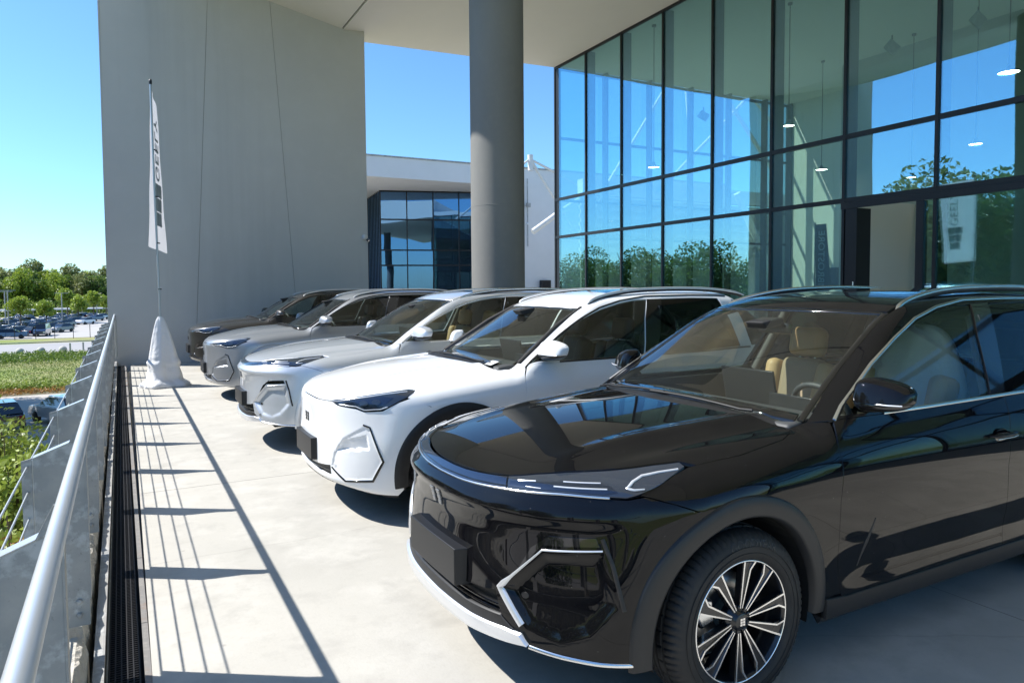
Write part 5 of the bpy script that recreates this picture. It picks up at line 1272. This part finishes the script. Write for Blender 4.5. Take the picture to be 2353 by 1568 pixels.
# laurel shrubs beside the railing
SH = [(-1.25, 9.6, -1.45, .80, 5, 4), (-1.45, 11.6, -1.25, .92, 4, 4), (-1.85, 14.0, -1.25, 1.0, 4, 4), (-2.5, 16.9, -1.35, 1.1, 4, 4), (-1.12, 8.0, -1.75, .68, 5, 4), (-1.5, 12.8, -2.0, 1.0, 5, 5), (-2.4, 14.2, -1.5, 1.0, 4, 4)]
lb = ['yellow green laurel shrub with reddish young leaves nearest the fin posts', 'light green laurel shrub beyond the second fin', 'laurel shrub with upright shoots below the parked white hatchback', 'farthest laurel shrub, beside the dark parked car', 'reddish low shrub under the nearest rail wires', 'orange tinted low shrub between the laurels', 'light green shrub at the left picture edge']
for k, (x, y, z, r, m1, m2) in enumerate(SH):
    s = empty('laurel_shrub', (x, y, ZL), label=lb[k], cat='shrub', group='laurel shrubs beside the railing')
    crown('foliage', 2300, r, .062, 90+k, LM[m1], s, (0, 0, z-ZL-.1), 16, (1, 1, .95)); crown('young_leaves', 700, r*1.02, .055, 190+k, LM[m2], s, (0, 0, z-ZL), 12, (1, 1, .95))
    b = MB(); rr = np.random.RandomState(k)
    for q in range(9):
        a = rr.rand()*6.28; d = r*.6*rr.rand(); zt = z-ZL+r*(.5+.35*rr.rand())
        b.tube([(0, 0, 0), (d*.5*math.cos(a), d*.5*math.sin(a), zt*.6), (d*math.cos(a), d*math.sin(a), zt)], .02, 5, rs=[.03, .018, .006])
    b.build('stems', M_bark, s)
# rough hedge band and lawn tufts
tag(crown('ground_cover', 26000, 1.0, .13, 301, LM[0], None, (-13, 90.5, -5.5), 200, (1, 1, 1), None, (17, 7.0, .75)), kind='stuff')
tag(crown('planting_bed', 5000, 1.0, .09, 302, LM[5], None, (-8, 60.6, -5.5), 60, (1, 1, 1), None, (9, 1.5, .5)), kind='stuff')
tag(crown('bed_shrubs', 5000, 1.0, .10, 303, LM[4], None, (-7.5, 62.0, -5.4), 60, (1, 1, 1), None, (6, 1.2, .95)), kind='stuff')
gv = np.random.RandomState(9); n = 42000
P = np.stack([gv.uniform(-26, 2, n), gv.uniform(63, 97, n), np.full(n, ZL)], 1); h = gv.uniform(.03, .11, n); a = gv.uniform(0, 6.28, n); w_ = .04
d = np.stack([np.cos(a), np.sin(a), a*0], 1)*w_
Vg = np.stack([P-d, P+d, P+np.stack([gv.normal(0, .05, n), gv.normal(0, .05, n), h], 1)], 1).reshape(-1, 3)
me = bpy.data.meshes.new('grass_tufts'); me.from_pydata(Vg.tolist(), [], np.arange(3*n).reshape(-1, 3).tolist()); me.materials.append(leafmat('grass_blade', (.10, .17, .025), (.22, .27, .06), .3))
tag(link(bpy.data.objects.new('grass_tufts', me)), kind='stuff')
# ------------------------------------------------------------------ stone bollards, posts, lamps, carports
for k, (x, y) in enumerate([(-10.9, 99.0), (-8.9, 99.4), (-6.75, 99.8)]):
    b = MB().lathe([(0, .68), (.22, .62), (.40, .44), (.44, .25), (.40, .05), (.34, 0)], 18, 'z').build('stone_bollard', M_roughc, None, (x, y, ZL))
    tag(b, ['leftmost of three round stone bollards by the road', 'middle one of three round stone bollards by the road', 'rightmost of three round stone bollards by the road'][k], 'bollard', 'stone bollards by the road')
for k, (x, y) in enumerate([(-6.0, 99.6), (-4.7, 100.4)]):
    tag(MB().box((-.09, -.09, 0), (.09, .09, 1.0)).build('marker_post', M_roughc, None, (x, y, ZL), bevel=.01), ['square grey post standing just right of the stone bollards', 'second square post, beside the fin posts of the railing'][k], 'post', 'marker posts by the road')
for k, x in enumerate([-16.5, -14.6, -12.0, -9.6, -7.2, -5.0]):
    tag(MB().tube([(0, 0, 0), (0, 0, 2.1)], .05, 6).build('fence_post', M_mull, None, (x, 127.5, ZL)), 'thin dark post number %s from the left along the car park edge' % ['one', 'two', 'three', 'four', 'five', 'six'][k], 'post', 'posts along the car park edge')
for k, (x, y, h) in enumerate([(-18.2, 152, 7.4), (-19.6, 160, 7.2), (-13.3, 215, 7.0), (-11.4, 170, 6.8), (-6.4, 205, 6.6)]):
    lp = empty('street_lamp', (x, y, ZL), label=['tall grey lamp post at the left edge of the car park', 'second lamp post just left of the tall one', 'twin headed lamp in front of the dark trees', 'slim lamp post between the young trees', 'lamp post near the grey wall'][k], cat='lamp', group='lamp posts in the car park')
    MB().tube([(0, 0, 0), (0, 0, h)], .09, 8).build('pole', M_galv, lp); MB().box((-1.2, -.12, h-.1), (1.2, .12, h)).build('lamp_head', M_galv, lp)
for k, (x0, x1, y) in enumerate([(-36, -20.5, 222), (-17, -12.6, 225), (-11.2, -5.6, 226), (-5.4, -3.6, 228)]):
    c = empty('carport', (x0, y, ZL), label=['long white carport roof at the left of the car park', 'short white carport roof behind the young trees', 'white carport roof right of the round tree', 'small white carport roof beside the wall'][k], cat='carport', group='white carport roofs')
    MB().box((0, 0, 2.2), (x1-x0, 4, 2.55)).build('roof', M_white, c)
    for x in np.arange(.5, x1-x0, 3.5): MB().box((x, 1.9, 0), (x+.12, 2.02, 2.2)).build('post', M_galv, c)
# ------------------------------------------------------------------ simple far cars
LOWC = {}
def lowcar(kind, cm):
    r = empty('parked_car')
    st = {'hatch': ([(0, .35), (0, .75), (.12, .92), (.9, 1.0), (1.45, 1.0), (3.75, 1.02), (4.1, .95), (4.15, .4)], [(.95, .99), (1.75, 1.46), (3.3, 1.50), (3.95, 1.02)]),
          'van': ([(0, .35), (0, .9), (.5, 1.15), (1.2, 1.2), (4.7, 1.2), (4.75, .4)], [(.8, 1.18), (1.5, 1.9), (4.55, 1.95), (4.7, 1.2)])}[kind]
    bd, gh = st; W_ = .88; vs = []
    def shell(poly, w0, w1, zr):
        vs = []; n = len(poly)
        for s in (-1, 1):
            for x, z in poly: ww = w0-(w0-w1)*min(max((z-zr[0])/(zr[1]-zr[0]), 0), 1); vs.append((x, s*ww, z))
        return vs, [list(range(n)), list(range(n, 2*n))[::-1]]+[(i, n+i, n+(i+1) % n, (i+1) % n) for i in range(n)]
    v, f = shell(bd, .88, .84, (.4, 1.0)); MB().add(v, f).build('body', cm, r, bevel=.05, fix=True)
    v, f = shell(gh, .82, .62, (1.0, 1.5)); MB().add(v, f).build('side_glass', M_gloss, r, fix=True)
    g2 = [(x*.94+.14, z) for x, z in gh[1:3]]
    MB().box((gh[1][0]-.02, -.60, gh[1][1]-.02), (gh[2][0]+.02, .60, gh[2][1]+.035)).build('roof', cm, r, bevel=.03)
    for x in (.8, 3.35):
        for s in (-1, 1): MB().lathe([(0, -.1), (.2, -.1), (.32, -.09), (.32, .09), (0, .09)], 14, 'y', c=(x, s*.80, .32)).build('wheel', M_rub, r, fix=True)
    for s in (-1, 1):
        MB().box((4.02, s*.72-.12, .70), (4.17, s*.72+.12, .92)).build('tail_light', tl_m, r); MB().box((-.01, s*.66-.14, .62), (.10, s*.66+.14, .76)).build('headlight', M_satc, r)
    MB().box((4.14, -.26, .55), (4.165, .26, .66)).build('number_plate', M_white, r)
    return r
tl_m = mat('tail_lamp_red', (.30, .01, .01), .2)
CM = [mat('far_blue', (.03, .07, .17), .2, coat=1), mat('far_black', (.012, .012, .014), .2, coat=1), mat('far_silver', (.42, .45, .50), .3, .4, coat=1), mat('far_white', (.72, .73, .75), .3, coat=1), mat('far_red', (.30, .03, .03), .25, coat=1), mat('far_navy', (.015, .025, .06), .2, coat=1), mat('far_grey', (.13, .14, .16), .25, coat=1)]
CN = ['blue', 'black', 'silver', 'white', 'red', 'navy', 'grey']
def put(kind, ci, x, y, rz, lab, grp, z=ZL):
    key = (kind, ci)
    if key not in LOWC: LOWC[key] = lowcar(kind, CM[ci]); o = LOWC[key]
    else: o = dup(LOWC[key])
    o.location = (x, y, z); o.rotation_euler = (0, 0, rz); tag(o, lab, 'car', grp)
    return o
put('hatch', 3, -4.2, 47.6, R_(-60), 'white hatchback with dark roof parked on the lower paving below the railing', 'cars on the lower paving')
put('hatch', 1, -6.35, 47.2, R_(-78), 'black car at the left picture edge, parked on the lower paving', 'cars on the lower paving')
put('van', 5, -12.2, 134.5, R_(84), 'dark van at the corner of the first car park row', 'cars in the car park')
put('hatch', 0, -13.4, 131.6, R_(180), 'blue hatchback standing sideways beside the dark van', 'cars in the car park')
put('hatch', 3, -17.5, 140, R_(150), 'white car left of the blue hatchback', 'cars in the car park')
put('hatch', 4, -19.0, 146, R_(170), 'red car at the left edge of the car park', 'cars in the car park')
put('hatch', 2, -19.5, 131, R_(90), 'silver car cut off by the left picture edge', 'cars in the car park')
ws_ = ['first', 'second', 'third', 'fourth', 'fifth', 'sixth', 'seventh', 'eighth', 'ninth', 'tenth', 'eleventh', 'twelfth']
for r_, y in enumerate([139.5, 146, 153, 161, 169, 177, 186, 195, 205, 216]):
    xe = -11.4+(y-139)*.072
    for c_ in range(7):
        x = xe-.4-c_*2.55+random.uniform(-.1, .1)
        if x < -.128*y-2: continue
        ci = random.choice([0, 1, 2, 2, 3, 5, 6, 0, 5]); 
        put('hatch', ci, x, y+random.uniform(-.3, .3), R_(random.choice([55, 60, 235])), '%s car, %s from the open lane in the %s row of the car park' % (CN[ci], ws_[c_], ws_[r_]), 'cars in the car park')

pn = MB().box((-.05, -.035, 0), (.05, .035, .0015)).build('paper_label', M_white, None, (1.19+1.36, 5.65-.585, 1.083)); pn.rotation_euler = (R_(5), R_(-12), R_(20))
tag(pn, 'small white paper label lying at the foot of the windscreen of the white suv', 'label')
cars = place_cars()
for c in list(S.collection.objects):
    pass
